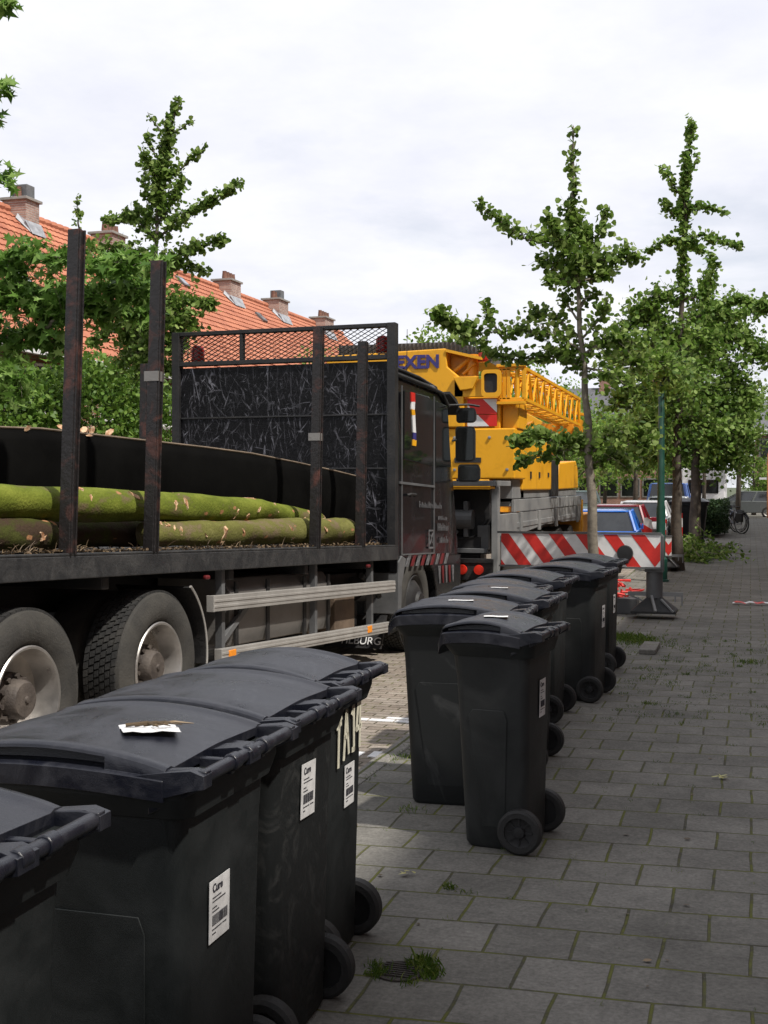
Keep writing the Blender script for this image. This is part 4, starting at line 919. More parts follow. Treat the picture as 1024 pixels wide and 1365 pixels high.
# winch housing / boom rear
b = MB(); b.prism([(-5.9, 2.45), (-3.86, 2.45), (-3.86, 3.10), (-4.10, 3.30), (-4.12, 3.56), (-5.9, 3.50)], 'y', 17.0, 17.9)
bh = CB(b, 'boom_head', 'yellow', bevel=.015)
b = MB(); b.prism([(-4.10, 3.56), (-4.10, 3.3), (-3.86, 3.12), (-3.80, 3.12), (-3.80, 3.42)], 'y', 17.25, 17.3); b.prism([(-4.12, 3.55), (-4.12, 3.51), (-3.60, 3.38), (-3.60, 3.42)], 'y', 16.98, 17.4); CB(b, 'boom_gusset', 'yellow')
b = MB(); b.tube([(-3.78, 17.2, 3.02), (-3.78, 17.2, 3.48)], .09, 16); b.tube([(-4.05, 17.12, 3.22), (-3.8, 17.12, 3.42)], .03, 8); b.tube([(-4.0, 17.12, 3.15), (-3.7, 17.12, 3.15)], .035, 8); b.tube([(-3.9, 17.12, 3.2), (-3.72, 17.12, 3.35)], .022, 8)
CB(b, 'hydraulic_cylinder', 'yellowd', auto=40)
b = MB(); b.prism([(-4.0, 3.12), (-3.35, 3.12), (-3.35, 2.87), (-4.0, 2.87)], 'y', 17.0, 17.08); b.prism([(-4.0, 3.15), (-3.64, 3.15), (-3.72, 2.98), (-3.9, 2.96)], 'y', 16.93, 16.99); CB(b, 'jib_bracket', 'yellow', bevel=.008)
text('lettering', 'EXEN', .255, 'navy', CR, Vector((-4.53, 16.985, 3.37))+CR_off, (PI/2, 0, 0), .004, sx=1.02, bold=.010)
mo = beacon((-3.60, 17.1, 3.36), CR, False, 1.4); mo.location = CR_off
# frame with the rounded window opening
b = MB(); outer = rrect(-3.60, -3.32, 2.86, 3.24, .06, 0); inner = rrect(-3.565, -3.375, 2.92, 3.19, .045, 0)
n = len(outer); vs = [(p[0], 16.95, p[1]) for p in outer]+[(p[0], 16.95, p[1]) for p in inner]+[(p[0], 17.0, p[1]) for p in outer]+[(p[0], 17.0, p[1]) for p in inner]; fs = []
for k in range(n):
    j = (k+1) % n; fs += [(k, j, n+j, n+k), (2*n+k, 3*n+k, 3*n+j, 2*n+j), (k, 2*n+k, 2*n+j, j), (n+k, n+j, 3*n+j, 3*n+k)]
b.add(vs, fs); fr = CB(b, 'window_frame', 'yellow'); CB(MB().box((-3.59, 16.985, 2.9), (-3.35, 16.995, 3.21)), 'window_opening', 'dark', fr)
# louvred cooler on the turret
b = MB(); b.box((-5.9, 17.6, 3.4), (-4.0, 18.9, 3.72)); b.prism([(-4.0, 3.4), (-3.6, 3.4), (-3.6, 3.52), (-4.0, 3.70)], 'y', 17.6, 18.9); lv = CB(b, 'cooler', 'greybox')
b = MB()
for k in range(38):
    x = -5.9+k*.062; zt = 3.715 if x < -4.0 else 3.70-(x+4.0)*.45; b.box((x, 17.57, 3.42), (x+.024, 17.6, zt))
CB(b, 'louvre', 'dark', lv)
# lattice jib
b = MB(); JX0, JX1 = -3.36, -3.02
ya, yb = 17.15, 22.9
za0, za1 = 3.26, 2.83; zb0, zb1 = 3.22, 2.74
def ch(x, y, top):
    t = (y-ya)/(yb-ya); return Vector((x, y, (za0+(zb0-za0)*t) if top else (za1+(zb1-za1)*t)))
for x in (JX0, JX1):
    for tp in (0, 1): b.bar(ch(x, ya-.02, tp), ch(x, yb, tp), .045, .045)
nb = 9
for k in range(nb+1):
    y = ya+(yb-ya)*k/nb; y2 = ya+(yb-ya)*(k+.5)/nb; y3 = min(yb, ya+(yb-ya)*(k+1)/nb)
    for x in (JX0, JX1):
        b.tube([ch(x, y, 0), ch(x, min(y2, yb), 1)], .016, 6, False)
        if k < nb: b.tube([ch(x, min(y2, yb), 1), ch(x, y3, 0)], .016, 6, False)
    for tp in (0, 1):
        b.tube([ch(JX0, y, tp), ch(JX1, y, tp)], .015, 6, False)
        if k < nb: b.tube([ch(JX0, y, tp), ch(JX1, y3, tp)], .012, 6, False)
CB(b, 'lattice_jib', 'yellow')
b = MB()
for (p, q) in (((JX0, za0), (JX1, za0)), ((JX0, za1), (JX1, za1)), ((JX0, za1), (JX0, za0)), ((JX1, za1), (JX1, za0)), ((-3.24, za1), (-3.24, za0)), ((-3.30, za1), (-3.30, za0))):
    b.bar((p[0], ya-.06, p[1]), (q[0], ya-.06, q[1]), .05, .05)
b.box((JX0-.04, ya-.13, za0+.02), (JX1+.02, ya+.0, za0+.06)); b.box((JX0-.04, ya-.13, za1-.07), (JX1+.02, ya, za1-.03)); b.tube([(-3.12, ya-.05, za1), (-3.12, ya-.05, za0)], .035, 8)
CB(b, 'jib_head', 'yellow', bevel=.004)
b = MB(); b.box((-3.5, 17.9, 2.42), (-3.3, 18.2, 2.86)); b.box((-3.7, 22.6, 2.5), (-3.1, 22.75, 2.76)); b.box((-3.12, 23.0, 2.45), (-3.0, 23.3, 2.85)); b.bar((-3.15, 22.9, 2.98), (-2.95, 23.4, 2.95), .05); b.tube([(-4.2, 18.3, 2.6), (-3.3, 18.6, 2.6)], .05, 10); b.bar((-3.4, 18.3, 2.40), (-3.3, 19.4, 2.62), .05)
CB(b, 'jib_support', 'yellowd', bevel=.006)
# main boom, running forward above the carrier
b = MB(); b.hexa([(-4.9, 17.9, 2.6), (-4.15, 17.9, 2.6), (-4.15, 27.5, 2.3), (-4.9, 27.5, 2.3), (-4.9, 17.9, 3.3), (-4.15, 17.9, 3.3), (-4.15, 27.5, 2.9), (-4.9, 27.5, 2.9)]); CB(b, 'main_boom', 'yellow', bevel=.03)
for k, pts in enumerate((((-4.9, 16.95, 1.60), (-4.2, 16.7, 1.35), (-3.6, 16.6, 1.42), (-3.3, 16.5, 1.55)), ((-5.0, 16.3, 1.2), (-4.2, 16.0, .85), (-3.5, 16.0, .95), (-3.3, 16.1, 1.2)))):
    CB(MB().tube([Vector(p) for p in pts], .016, 6), 'hose', 'hub')
for k, (x, z) in enumerate(((-5.2, 2.3), (-4.6, 2.3), (-4.0, 2.3), (-3.5, 2.3), (-5.2, 1.85), (-4.6, 1.85), (-4.0, 1.85), (-3.25, 1.85), (-3.25, 2.3))):
    CB(MB().lathe([(0, .022), (-.02, .022), (-.024, .01)], (x, 17.045, z), 'y', 8), 'bolt', 'cgrey')
CB(MB().box((-4.0, 17.03, 1.95), (-3.62, 17.046, 2.02)), 'grab_handle', 'dark')
# driver's cab at the front
b = MB(); b.prism([(25.0, .5), (27.2, .5), (27.3, 1.5), (26.9, 2.25), (25.0, 2.3)], 'x', CX0+.1, -4.9); CB(b, 'driver_cab', 'yellow', bevel=.03)
b = MB(); b.box((CX0, 24.6, .5), (CX1-.02, 27.2, 1.05)); CB(b, 'front_bumper', 'yellowd', bevel=.02)
b = MB(); b.box((CX1-.1, 24.75, .7), (CX1+.0, 24.85, 1.35)); CB(b, 'front_marker_post', 'yellow')
# crane wheels
def crane_wheel(y, x, sg=1):
    z = roadz(y)+.55; b = MB().lathe([(x-.03*sg, .33), (x, .40), (x-.03*sg, .53), (x-.06*sg, .55), (x-.32*sg, .55), (x-.36*sg, .52), (x-.36*sg, .33)], (0, y, z), 'x', 36, closed=True)
    wh = CB(b, 'wheel', 'tyre', auto=35); CB(MB().lathe([(x-.02*sg, .335), (x-.12*sg, .30), (x-.14*sg, .18), (x-.05*sg, .16), (x-.03*sg, .02)], (0, y, z), 'x', 28, cap=(0, 1)), 'rim', 'cgrey', wh, auto=40)
for y in (18.9, 20.35, 22.3, 23.7): crane_wheel(y, CX1-.05); crane_wheel(y, CX0+.05, -1)
# outriggers: beam with warning board, jack and foot pad
def outrigger(y, x_out, zt, jackx, board_h, foot=True, wleft=CX1+.2, off=0):
    b = MB(); b.box((wleft-.02, y+.03, zt-board_h+.02), (x_out-.03, y+.25, zt-.03)); ob = CB(b, 'outrigger_beam', 'cgrey', bevel=.008)
    b = MB(); b.box((wleft-.05, y-.012, zt), (x_out+.01, y+.035, zt+.025)); b.box((wleft-.03, y-.012, zt-board_h-.02), (x_out+.01, y+.03, zt-board_h)); CB(b, 'board_edge', 'greybox', ob)
    # board faces: slanted stripes cut as geometry
    z0_, z1_ = zt-board_h+.004, zt-.004; xl, xr_ = wleft, x_out; ww = board_h*.375
    base = MB().box((xl, y+.0, z0_), (xr_, y+.02, z1_)); bd = CB(base, 'warning_board', 'white', ob)
    st = MB(); H_ = z1_-z0_
    def clip(poly, fx, keep_left):
        out_ = []
        for i in range(len(poly)):
            p, q = poly[i], poly[(i+1) % len(poly)]; pi_ = (p[0] <= fx) if keep_left else (p[0] >= fx); qi = (q[0] <= fx) if keep_left else (q[0] >= fx)
            if pi_: out_.append(p)
            if pi_ != qi: t = (fx-p[0])/(q[0]-p[0]); out_.append((fx, p[1]+(q[1]-p[1])*t))
        return out_
    k = -3; vx = xr_-H_*.16     # chevron axis near the outer end
    per = ww*1.12
    while xl+k*per*1 < xr_+1:
        x_ = vx-(k+.0)*per*1.0-H_*.74; 
        if k % 2 == 0:
            poly = [(x_, z1_), (x_+per, z1_), (x_+per+H_*.74, z0_), (x_+H_*.74, z0_)]
            poly = clip(clip(poly, xl, False), vx, True)
            if len(poly) > 2: st.add([(p[0], y-.003, p[1]) for p in poly], [tuple(range(len(poly)))])
            poly2 = [(2*vx-p[0], p[1]) for p in poly]; poly2 = clip(poly2, xr_, True) if poly2 else []
            if len(poly2) > 2: st.add([(p[0], y-.003, p[1]) for p in poly2], [tuple(range(len(poly2)))])
        k += 1
        if k > 60: break
    CB(st, 'red_stripes', 'red', bd)
    b = MB(); b.tube([(jackx, y+.16, zt-board_h-.38), (jackx, y+.16, zt+.0)], .10, 20); b.box((jackx-.11, y+.05, zt-board_h-.06), (jackx+.11, y+.27, zt-.02)); jk = CB(b, 'jack_housing', 'greybox', ob, auto=40)
    if foot:
        b = MB(); yj = y+.16; b.tube([(jackx, yj, .12), (jackx, yj, zt-board_h-.35)], .05, 14)
        b.loft([[(jackx-.07, yj-.06, .27), (jackx+.07, yj-.06, .27), (jackx+.07, yj+.06, .27), (jackx-.07, yj+.06, .27)], [(jackx-.27, yj-.22, .10), (jackx+.27, yj-.22, .10), (jackx+.27, yj+.22, .10), (jackx-.27, yj+.22, .10)], [(jackx-.27, yj-.22, .07), (jackx+.27, yj-.22, .07), (jackx+.27, yj+.22, .07), (jackx-.27, yj+.22, .07)]])
        ft = CB(b, 'foot_pad', 'dark', ob, bevel=.006)
        b = MB(); b.bar((jackx-.03, yj-.10, .28), (jackx+.03, yj-.24, .10), .03); b.bar((jackx+.09, yj-.12, .24), (jackx+.24, yj-.235, .10), .02)
        b.bar((jackx-.32, yj, .295), (jackx+.34, yj, .295), .03, .05); b.bar((jackx+.33, yj, .30), (jackx+.33, yj, .16), .02, .02); b.bar((jackx+.25, yj, .30), (jackx+.25, yj, .20), .02, .02)
        b.bar((jackx-.30, yj-.02, .28), (jackx-.12, yj-.02, .20), .02); CB(b, 'foot_bracket', 'cgrey', ob)
outrigger(15.35, -1.04, 1.03, -1.12, .40)
outrigger(24.0, -1.42, .66, -1.55, .36, wleft=-3.0)
CB(MB().lathe([(0, .095), (-.02, .10), (-.05, .09), (-.055, .02)], (-1.46, 15.345, .80), 'y', 24), 'round_lamp', 'hub', auto=40)
b = MB(); CB(MB().box((-1.62, 23.6, .72), (-1.5, 23.63, 1.0)), 'small_warning_plate', striped_mat('small_plate_stripe', .20, (-.6, 0, -.8)))

# red/white tape bundle and chocks lying beyond the bins under the beam
b = MB(); rg = random.Random(5)
for k in range(16):
    p = Vector((-1.62+rg.uniform(-.22, .22), 16.0+rg.uniform(-.15, .15), .30+rg.uniform(-.14, .12)))
    pts = [p+Vector((rg.uniform(-.12, .12), rg.uniform(-.05, .05), rg.uniform(-.05, .05))) for _ in range(5)]; b.tube(pts, .018, 5)
tq_ = b.build('barrier_tape_bundle', 'hose'); tag(tq_, 'bundle of red barrier tape on a crate just left of the outrigger foot', 'barrier tape')
b = MB(); b.box((-1.92, 15.85, 0), (-1.36, 16.2, .20)); tag(b.build('crate', 'greybox', bevel=.01), 'low grey crate under the red tape bundle beside the outrigger foot', 'crate')
# tape lying on the pavement at the right
b = MB(); pts = []
for i in range(15):
    x = -.22+i*.055; pts.append((x, 17.55+.03*math.sin(i*1.7), .018+.02*abs(math.sin(i*1.1)), .05+.018*math.sin(i*2.3)))
b.loft([[(x, y-w_, z), (x, y+w_, z+.008), (x, y+w_, z+.012), (x, y-w_, z+.004)] for x, y, z, w_ in pts])
tag(b.build('barrier_tape', striped('tape_stripe', (.7, .7, .7), (.62, .03, .03), (1, .3, 0), .26)), 'crumpled strip of red and white tape lying on the pavement at the right edge', 'barrier tape')

# ------------------------------------------------------------------ green lamp post
LP_ = empty('lamp_post', (-1.45, 21.5, 0), 'green painted lamp post standing beside the outer end of the striped beam', 'lamp post')
MB().lathe([(0, .14), (.03, .14), (.04, .115), (.38, .112), (.42, .078), (1.25, .075), (1.30, .062), (3.3, .050), (3.35, .02)], (0, 0, 0), 'z', 20).build('pole', 'green_post', LP_, auto=35)
hd = MB().lathe([(3.3, .05), (3.36, .09), (3.60, .16), (3.62, .17), (3.70, .12), (3.76, .02)], (0, 0, 0), 'z', 20).build('lamp_head', 'green_post', LP_, auto=35)
MB().lathe([(0, .145), (.22, .15), (.24, .10)], (0, 0, 3.38), 'z', 16).build('lantern_glass', 'glass', hd, auto=40)

# ------------------------------------------------------------------ houses across the street
RX, RZ, EX, EZ = -20.0, 9.34, -15.1, 4.6
def roofgrid(b, y0, y1, x_e, z_e, x_r, z_r, rows=21, pitch=.23, hip0=None):
    sl = Vector((x_r-x_e, 0, z_r-z_e)); nrm = Vector((-sl.z, 0, sl.x)).normalized(); 
    if nrm.z < 0: nrm = -nrm
    nu = max(2, int((y1-y0)/pitch*5)); vs = []; fs = []
    for r_ in range(rows):
        for e, off in ((0, .035), (1, .004)):
            t = (r_+e)/rows
            lim = y1 if hip0 is None else y1-(y1-hip0)*t
            for k in range(nu+1):
                y = y0+(lim-y0)*k/nu; wv = .028*abs(math.sin(PI*(y-y0)/pitch))**.8
                p = Vector((x_e, y, z_e))+sl*t+nrm*(off+wv); vs.append(p)
    m_ = nu+1
    for i in range(rows*2-1):
        for k in range(nu): fs.append((i*m_+k, i*m_+k+1, (i+1)*m_+k+1, (i+1)*m_+k))
    b.add(vs, fs)
def house(y0, y1, label, hip=False, win=True, sky=None, chimneys=()):
    h = empty('brick_house', (EX, y0, 0), label, 'house', 'orange roofed terrace houses across the street'); off = Vector((-EX, -y0, 0))
    def HB(mb, *a, **k): return mb.xf(lambda p: p+off).build(*a, h if len(a) < 3 else a[2], **k) if False else None
    def B(mb, name, m, parent=h, **k): return mb.xf(lambda p: p+off).build(name, m, parent, **k)
    fx = EX-.35
    b = MB(); b.box((-24.6, y0+.003, -.3), (fx, y1-.003, EZ+.15)); wl = B(b, 'wall', 'brickw')
    b = MB()
    if not hip: b.prism([(-24.55, EZ+.152), (fx-.05, EZ+.152), (RX, RZ-.12)], 'y', y0+.003, y1-.003)
    else: b.add([(-24.5, y0, EZ+.15), (fx-.05, y0, EZ+.15), (RX, y0, RZ-.12), (-24.5, y1, EZ+.15), (fx-.05, y1, EZ+.15), (RX, y1-4.6, RZ-.12)], [(0, 1, 2), (0, 3, 4, 1), (1, 4, 5, 2), (0, 2, 5, 3), (3, 5, 4)])
    gb = B(b, 'roof_core', 'brickw', wl)
    b = MB(); roofgrid(b, y0, y1, EX, EZ, RX, RZ, hip0=(y1-4.6) if hip else None); rf = B(b, 'roof', 'rooft', fix=False)
    b = MB(); b.add([(RX, y0, RZ), (RX, y1-(4.6 if hip else 0), RZ), (-25, y1, EZ), (-25, y0, EZ)], [(0, 1, 2, 3)]); B(b, 'roof_rear', 'rooft', rf)
    if hip: b = MB(); b.add([(EX, y1, EZ), (-25, y1, EZ), (RX, y1-4.6, RZ)], [(0, 1, 2)]); B(b, 'roof_hip', 'rooft', rf)
    b = MB(); y = y0; ye = y1-(4.6 if hip else 0)
    while y < ye-.05:
        b.tube([(RX, y, RZ+.02), (RX, min(y+.33, ye), RZ+.045)], [.12, .135], 8); y += .34
    B(b, 'ridge_tiles', 'rooft', rf)
    b = MB(); b.box((EX-.02, y0, EZ-.08), (EX+.12, y1, EZ+.03)); B(b, 'gutter', 'white', rf)
    for (cy, cap, hw_) in chimneys:
        sl = (RZ-EZ)/(RX-EX); b = MB(); x0_, x1_ = RX-.15, RX+.60
        b.box((x0_, cy-hw_, RZ-1.0), (x1_, cy+hw_, RZ+.28)); c = B(b, 'chimney', 'chim', rf)
        b = MB(); b.box((x0_-.07, cy-hw_-.07, RZ+.28), (x1_+.07, cy+hw_+.07, RZ+.36)); B(b, 'chimney_cap', 'concrete', c, bevel=.01)
        for k in range(4): B(MB().lathe([(0, .09), (.05, .105), (.28, .08), (.30, .09)], (RX+.30, cy-hw_+.1+k*(hw_*2-.2)/3, RZ+.36), 'z', 12), 'chimney_pot', 'pot', c, auto=40)
        b = MB(); b.add([(x1_+.012, cy-hw_-.08, RZ-.30), (x1_+.012, cy+hw_+.08, RZ-.30), (x1_+.22, cy+hw_+.02, RZ+(.60+.22)*sl+.10), (x1_+.22, cy-hw_-.02, RZ+(.60+.22)*sl+.10)], [(0, 1, 2, 3)])
        b.add([(x0_+.5, cy-hw_-.02, RZ-.1), (x1_+.01, cy-hw_-.02, RZ-.32), (x1_+.2, cy-hw_-.05, RZ+(.60+.2)*sl+.10), (x0_+.5, cy-hw_-.12, RZ+.35*sl+.1)], [(0, 1, 2, 3)])
        B(b, 'lead_flashing', 'lead', c)
        if cap: B(MB().box((RX+.05, cy-.2, RZ+.38), (RX+.55, cy+.2, RZ+.74)), 'chimney_cowl', 'greybox', c, bevel=.02)
    for (sy, t, w_, l_) in (sky or ()):
        sl = Vector((RX-EX, 0, RZ-EZ)); u = sl.normalized(); nrm = Vector((-sl.z, 0, sl.x)).normalized(); nrm = nrm if nrm.z > 0 else -nrm; p0 = Vector((EX, sy, EZ))+sl*t
        def q(a, c_, hh): return p0+Vector((0, a, 0))+u*c_+nrm*hh
        b = MB(); b.hexa([q(a, c_, h_) for h_ in (0, .12) for a, c_ in ((0, 0), (w_, 0), (w_, l_), (0, l_))]); fr_ = B(b, 'skylight', 'greybox', rf)
        b = MB(); b.hexa([q(a, c_, h_) for h_ in (.122, .13) for a, c_ in ((.07, .07), (w_-.07, .07), (w_-.07, l_-.12), (.07, l_-.12))]); B(b, 'pane', mat('bright_skylight_glass', (.4, .42, .45), .08, .8, .05, 2), fr_)
    wd = y1-y0
    for zf, hh in ((.9, 1.5), (3.25, 1.15)):
        for k in range(2):
            yc = y0+wd*(.28+.46*k)
            if zf < 1 and k == 1:
                b = MB(); b.box((fx, yc-.5, .02), (fx+.05, yc+.5, 2.3)); dd = B(b, 'door', 'green_post'); B(MB().box((fx+.05, yc+.35, 1.05), (fx+.09, yc+.42, 1.15)), 'handle', 'alu', dd); continue
            b = MB(); b.box((fx, yc-.75, zf), (fx+.05, yc+.75, zf+hh)); fr_ = B(b, 'window', 'white', bevel=.01)
            for j in (-1, 1): B(MB().box((fx+.051, yc+.02*j if j > 0 else yc-.70, zf+.07), (fx+.056, yc+.70 if j > 0 else yc-.02, zf+hh-.07)), 'pane', 'glass', fr_)
            B(MB().box((fx, yc-.82, zf-.09), (fx+.10, yc+.82, zf-.002)), 'sill', 'concrete', fr_)
    return h
house(16.5, 23.5, 'house at the far left, mostly hidden behind the star-leaved tree')
house(23.5, 29.8, 'terrace house whose roof holds the skylight at the far left', sky=((26.3, .33, .75, 1.0),))
house(29.8, 34.8, 'terrace house under the leftmost chimney, the one with a dark cowl', chimneys=((30.75, True, .34),))
house(34.8, 42.2, 'terrace house under the second chimney, its four pots seen left of the ginkgo', chimneys=((35.7, False, .45),), sky=((40.2, .86, .5, .5),))
house(42.2, 48.4, 'terrace house with a grey-flashed chimney right of the tall left ginkgo', chimneys=((45.1, False, .5),), sky=((46.4, .76, .45, .5),))
house(48.4, 54.4, 'terrace house whose chimney has dark pots above the mesh screen', chimneys=((50.3, True, .55),), sky=((52.0, .42, .45, .5),))
house(54.4, 64.6, 'end house of the terrace with a hipped roof and red brick chimney', hip=True, chimneys=((56.4, False, .62),))
# terrace on our own side of the street (outside the picture; it shades the pavement)
OH = empty('brick_terrace', (4.1, 20, 0), 'long brick terrace standing along our side of the pavement', 'house')
o_ = Vector((-4.1, -20, 0))
MB().box((4.1, -10, -.2), (12, 62, 8.8)).xf(lambda p: p+o_).build('wall', 'brickw', OH)
MB().prism([(3.9, 8.8), (12.2, 8.8), (8.05, 12.6)], 'y', -10.1, 62.1).xf(lambda p: p+o_).build('roof', 'rooft', OH)
for k in range(18):
    for z in (.9, 3.6, 6.3):
        y = -8+k*4; f_ = MB().box((4.04, y, z), (4.1, y+1.5, z+1.5)).xf(lambda p: p+o_).build('window', 'white', OH)
        MB().box((4.034, y+.08, z+.08), (4.04, y+1.42, z+1.42)).xf(lambda p: p+o_).build('pane', 'glass', f_)
# far buildings closing the street
def block(x0, x1, y, zt, zr, label, roof='rooft2', nwin=6):
    h = empty('brick_building', ((x0+x1)/2, y, 0), label, 'building'); of = Vector((-(x0+x1)/2, -y, 0))
    def B(mb, name, m, parent=h, **k): return mb.xf(lambda p: p+of).build(name, m, parent, **k)
    B(MB().box((x0, y, -.3), (x1, y+9, zt)), 'wall', 'brickx')
    rf = B(MB().prism([(y-.4, zt+.005), (y+9.4, zt+.005), (y+4.5, zr)], 'x', x0-.2, x1+.2), 'roof', roof); B(MB().box((x0-.2, y-.5, zt-.25), (x1+.2, y-.4, zt+.05)), 'eaves_board', 'white', rf)
    B(MB().box(((x0+x1)/2-.4, y+4, zr-.6), ((x0+x1)/2+.4, y+4.8, zr+1.0)), 'chimney', 'brickx', rf)
    for k in range(nwin):
        xc = x0+(x1-x0)*(k+.5)/nwin
        for z in (.8, 3.1) if zt > 4 else (.8,):
            f_ = B(MB().box((xc-.7, y-.05, z), (xc+.7, y, z+1.4)), 'window', 'tank'); B(MB().box((xc-.6, y-.056, z+.1), (xc+.6, y-.05, z+1.3)), 'pane', 'glass', f_)
    return h
block(.3, 11, 78, 5.0, 7.0, 'brick building with a dark roof and white eaves at the right edge, street end')
block(-17, -4.5, 92, 5.6, 9.2, 'distant red brick building glimpsed between the tree trunks', nwin=8)
B_chim = None

# ------------------------------------------------------------------ trees
def tree(label, Y, trunk_px, branches, nleaf, size, shape, leafm, barkm, r_base, group=None, base=None, name='street_tree', extra=0, upb=.6, droop=.2, depth=1.0, tips=True):
    """trunk_px: [(x,y)...] photo pixels of the trunk on the plane Y; branches: (pixels, r0, r1, weight, dy) ;
       every traced branch also gets turned copies about the trunk so that the crown is round"""
    T0 = atY(*trunk_px[0], Y) if base is None else Vector(base); T0.z = 0 if base is None else base[2]
    root = empty(name, T0, label, 'tree', group); off = -T0
    tp = [T0]+[atY(x, y, Y) for x, y in trunk_px[1:]]
    lb, tb = MB(), MB(); n = len(tp)
    path = [poly_at(tp, i/(n*4)) for i in range(n*4+1)]; zt = tp[-1].z-T0.z
    tr = MB(); tr.tube([p+Vector((.012*math.sin(i*1.3), .012*math.cos(i*1.7), 0)) for i, p in enumerate(path)], [max(.006, r_base*(1.25 if i == 0 else 1)*(1-.93*min(1, max(0, (p.z-T0.z)/zt))**.8)) for i, p in enumerate(path)], 10)
    tot = sum(b_[3] for b_ in branches)
    for (px_, r0, r1, wgt, dy) in branches:
        pts = [atY(x, y, Y+dy*(k/max(1, len(px_)-1))) for k, (x, y) in enumerate(px_)]
        limb(lb, tb, pts, r0, r1, int(nleaf*wgt/tot), size, shape, max(.008, r_base*.22), upb, droop)
    for k in range(extra):        # branches towards and away from the viewer, copies of traced ones turned about the trunk axis
        (px_, r0, r1, wgt, dy) = branches[k % len(branches)]
        pts = [atY(x, y, Y) for x, y in px_]; a = random.choice((-1, 1))*random.uniform(.9, 2.1); c0 = pts[0].copy(); mt = Matrix.Rotation(a, 3, 'Z')
        pts = [c0+(mt @ (p-c0))*depth*random.uniform(.7, 1.) for p in pts]
        if pts[-1].y < Y-2.6*depth: pts = [c0+(p-c0)*.6 for p in pts]
        limb(lb, tb, pts, r0, r1, int(nleaf*wgt/tot*.8), size, shape, max(.008, r_base*.2), upb, droop)
    tr.xf(lambda p: p+off).build('trunk', barkm, root, smooth=True)
    tb.xf(lambda p: p+off).build('branches', barkm, root, smooth=True, fix=False)
    lb.xf(lambda p: p+off).build('crown', leafm, root, fix=False)
    return root
GRP = 'young street trees along the kerb'
# ginkgo in front of the striped beam
tree('young ginkgo whose thin trunk crosses the striped warning beam', 14.6, [(797, 830), (790, 700), (785, 600), (781, 520), (774, 440), (768, 360), (764, 280), (763, 220), (764, 168)], [
    ([(764, 285), (765, 225), (764, 168)], .085, .05, 55, 0),
    ([(765, 330), (764, 300), (762, 275)], .20, .12, 130, 0),
    ([(766, 350), (735, 322), (705, 320), (672, 300), (638, 272)], .17, .03, 190, -.3),
    ([(767, 345), (800, 318), (808, 280)], .18, .07, 110, .3),
    ([(768, 360), (735, 355), (715, 345)], .18, .10, 120, .2),
    ([(768, 350), (810, 345), (855, 342)], .20, .07, 190, -.2),
    ([(769, 375), (800, 370), (825, 355)], .18, .08, 120, .5),
    ([(769, 385), (750, 370), (730, 378)], .15, .07, 80, -.4),
    ([(772, 410), (785, 395), (800, 392)], .10, .05, 36, 0),
    ([(774, 430), (755, 405), (748, 385)], .10, .05, 36, .4),
    ([(778, 470), (740, 445), (690, 440), (640, 445), (600, 430), (576, 412)], .24, .05, 420, -.4),
    ([(778, 480), (735, 475), (690, 480), (650, 470), (610, 445)], .18, .12, 330, .1),
    ([(777, 455), (745, 425), (722, 415), (700, 425)], .12, .08, 110, .5),
    ([(670, 450), (650, 420), (645, 398)], .10, .03, 40, -.2),
    ([(778, 450), (800, 425), (812, 400)], .12, .06, 60, -.3),
    ([(780, 470), (815, 450), (835, 460), (850, 490)], .26, .16, 330, .2),
    ([(781, 490), (820, 500), (840, 520)], .20, .12, 160, -.3),
    ([(780, 500), (765, 480), (752, 470)], .12, .08, 50, 0),
    ([(785, 590), (750, 585), (715, 580), (685, 590)], .13, .07, 330, -.2),
    ([(786, 600), (745, 600), (705, 612), (692, 618)], .10, .05, 150, .2),
    ([(786, 605), (815, 575), (850, 580), (862, 600)], .26, .14, 260, .2),
    ([(786, 620), (820, 610), (840, 630)], .2, .12, 160, .5)],
    5600, .080, FAN, 'leafg', 'bark', .078, GRP, extra=7, depth=.8)
# tall ginkgo with the narrow top behind it
tree('tall ginkgo with a long bare-stepped leader, the highest tree at the right', 24.4, [(903, 760), (902, 680), (903, 590), (905, 500), (909, 420), (911, 330), (916, 240), (923, 157)], [
    ([(911, 300), (916, 230), (923, 158)], .10, .06, 150, 0),
    ([(909, 400), (910, 340), (912, 290)], .14, .10, 140, 0),
    ([(913, 270), (897, 245), (882, 225)], .10, .06, 60, 0), ([(915, 250), (930, 205)], .06, .04, 20, 0), ([(912, 282), (930, 275), (970, 282)], .10, .05, 90, 0), ([(911, 290), (895, 285), (885, 270)], .12, .10, 60, 0),
    ([(910, 325), (935, 312), (960, 322), (992, 330)], .11, .06, 130, 0), ([(910, 325), (890, 320), (862, 335)], .11, .05, 90, 0),
    ([(909, 400), (940, 392), (952, 350)], .2, .12, 110, .3),
    ([(908, 400), (880, 395), (850, 420), (825, 450)], .42, .25, 420, 0),
    ([(907, 430), (940, 420), (975, 420), (1010, 412), (1026, 408)], .30, .12, 330, .3),
    ([(906, 470), (860, 460), (820, 480)], .6, .35, 700, -.4), ([(906, 460), (880, 440), (860, 420)], .6, .3, 500, .4),
    ([(905, 500), (860, 520), (820, 540)], .55, .4, 600, .4), ([(906, 450), (930, 450), (955, 470)], .5, .35, 500, -.2),
    ([(905, 540), (870, 560), (845, 600)], .6, .4, 600, -.9), ([(904, 520), (890, 505), (876, 482)], .5, .42, 1000, -4.4), ([(904, 560), (930, 560), (955, 585)], .5, .35, 400, 0), ([(903, 590), (880, 600), (860, 620)], .45, .3, 260, .4)],
    13500, .098, FAN, 'leafy', 'barkd', .12, GRP, extra=7, depth=.75)
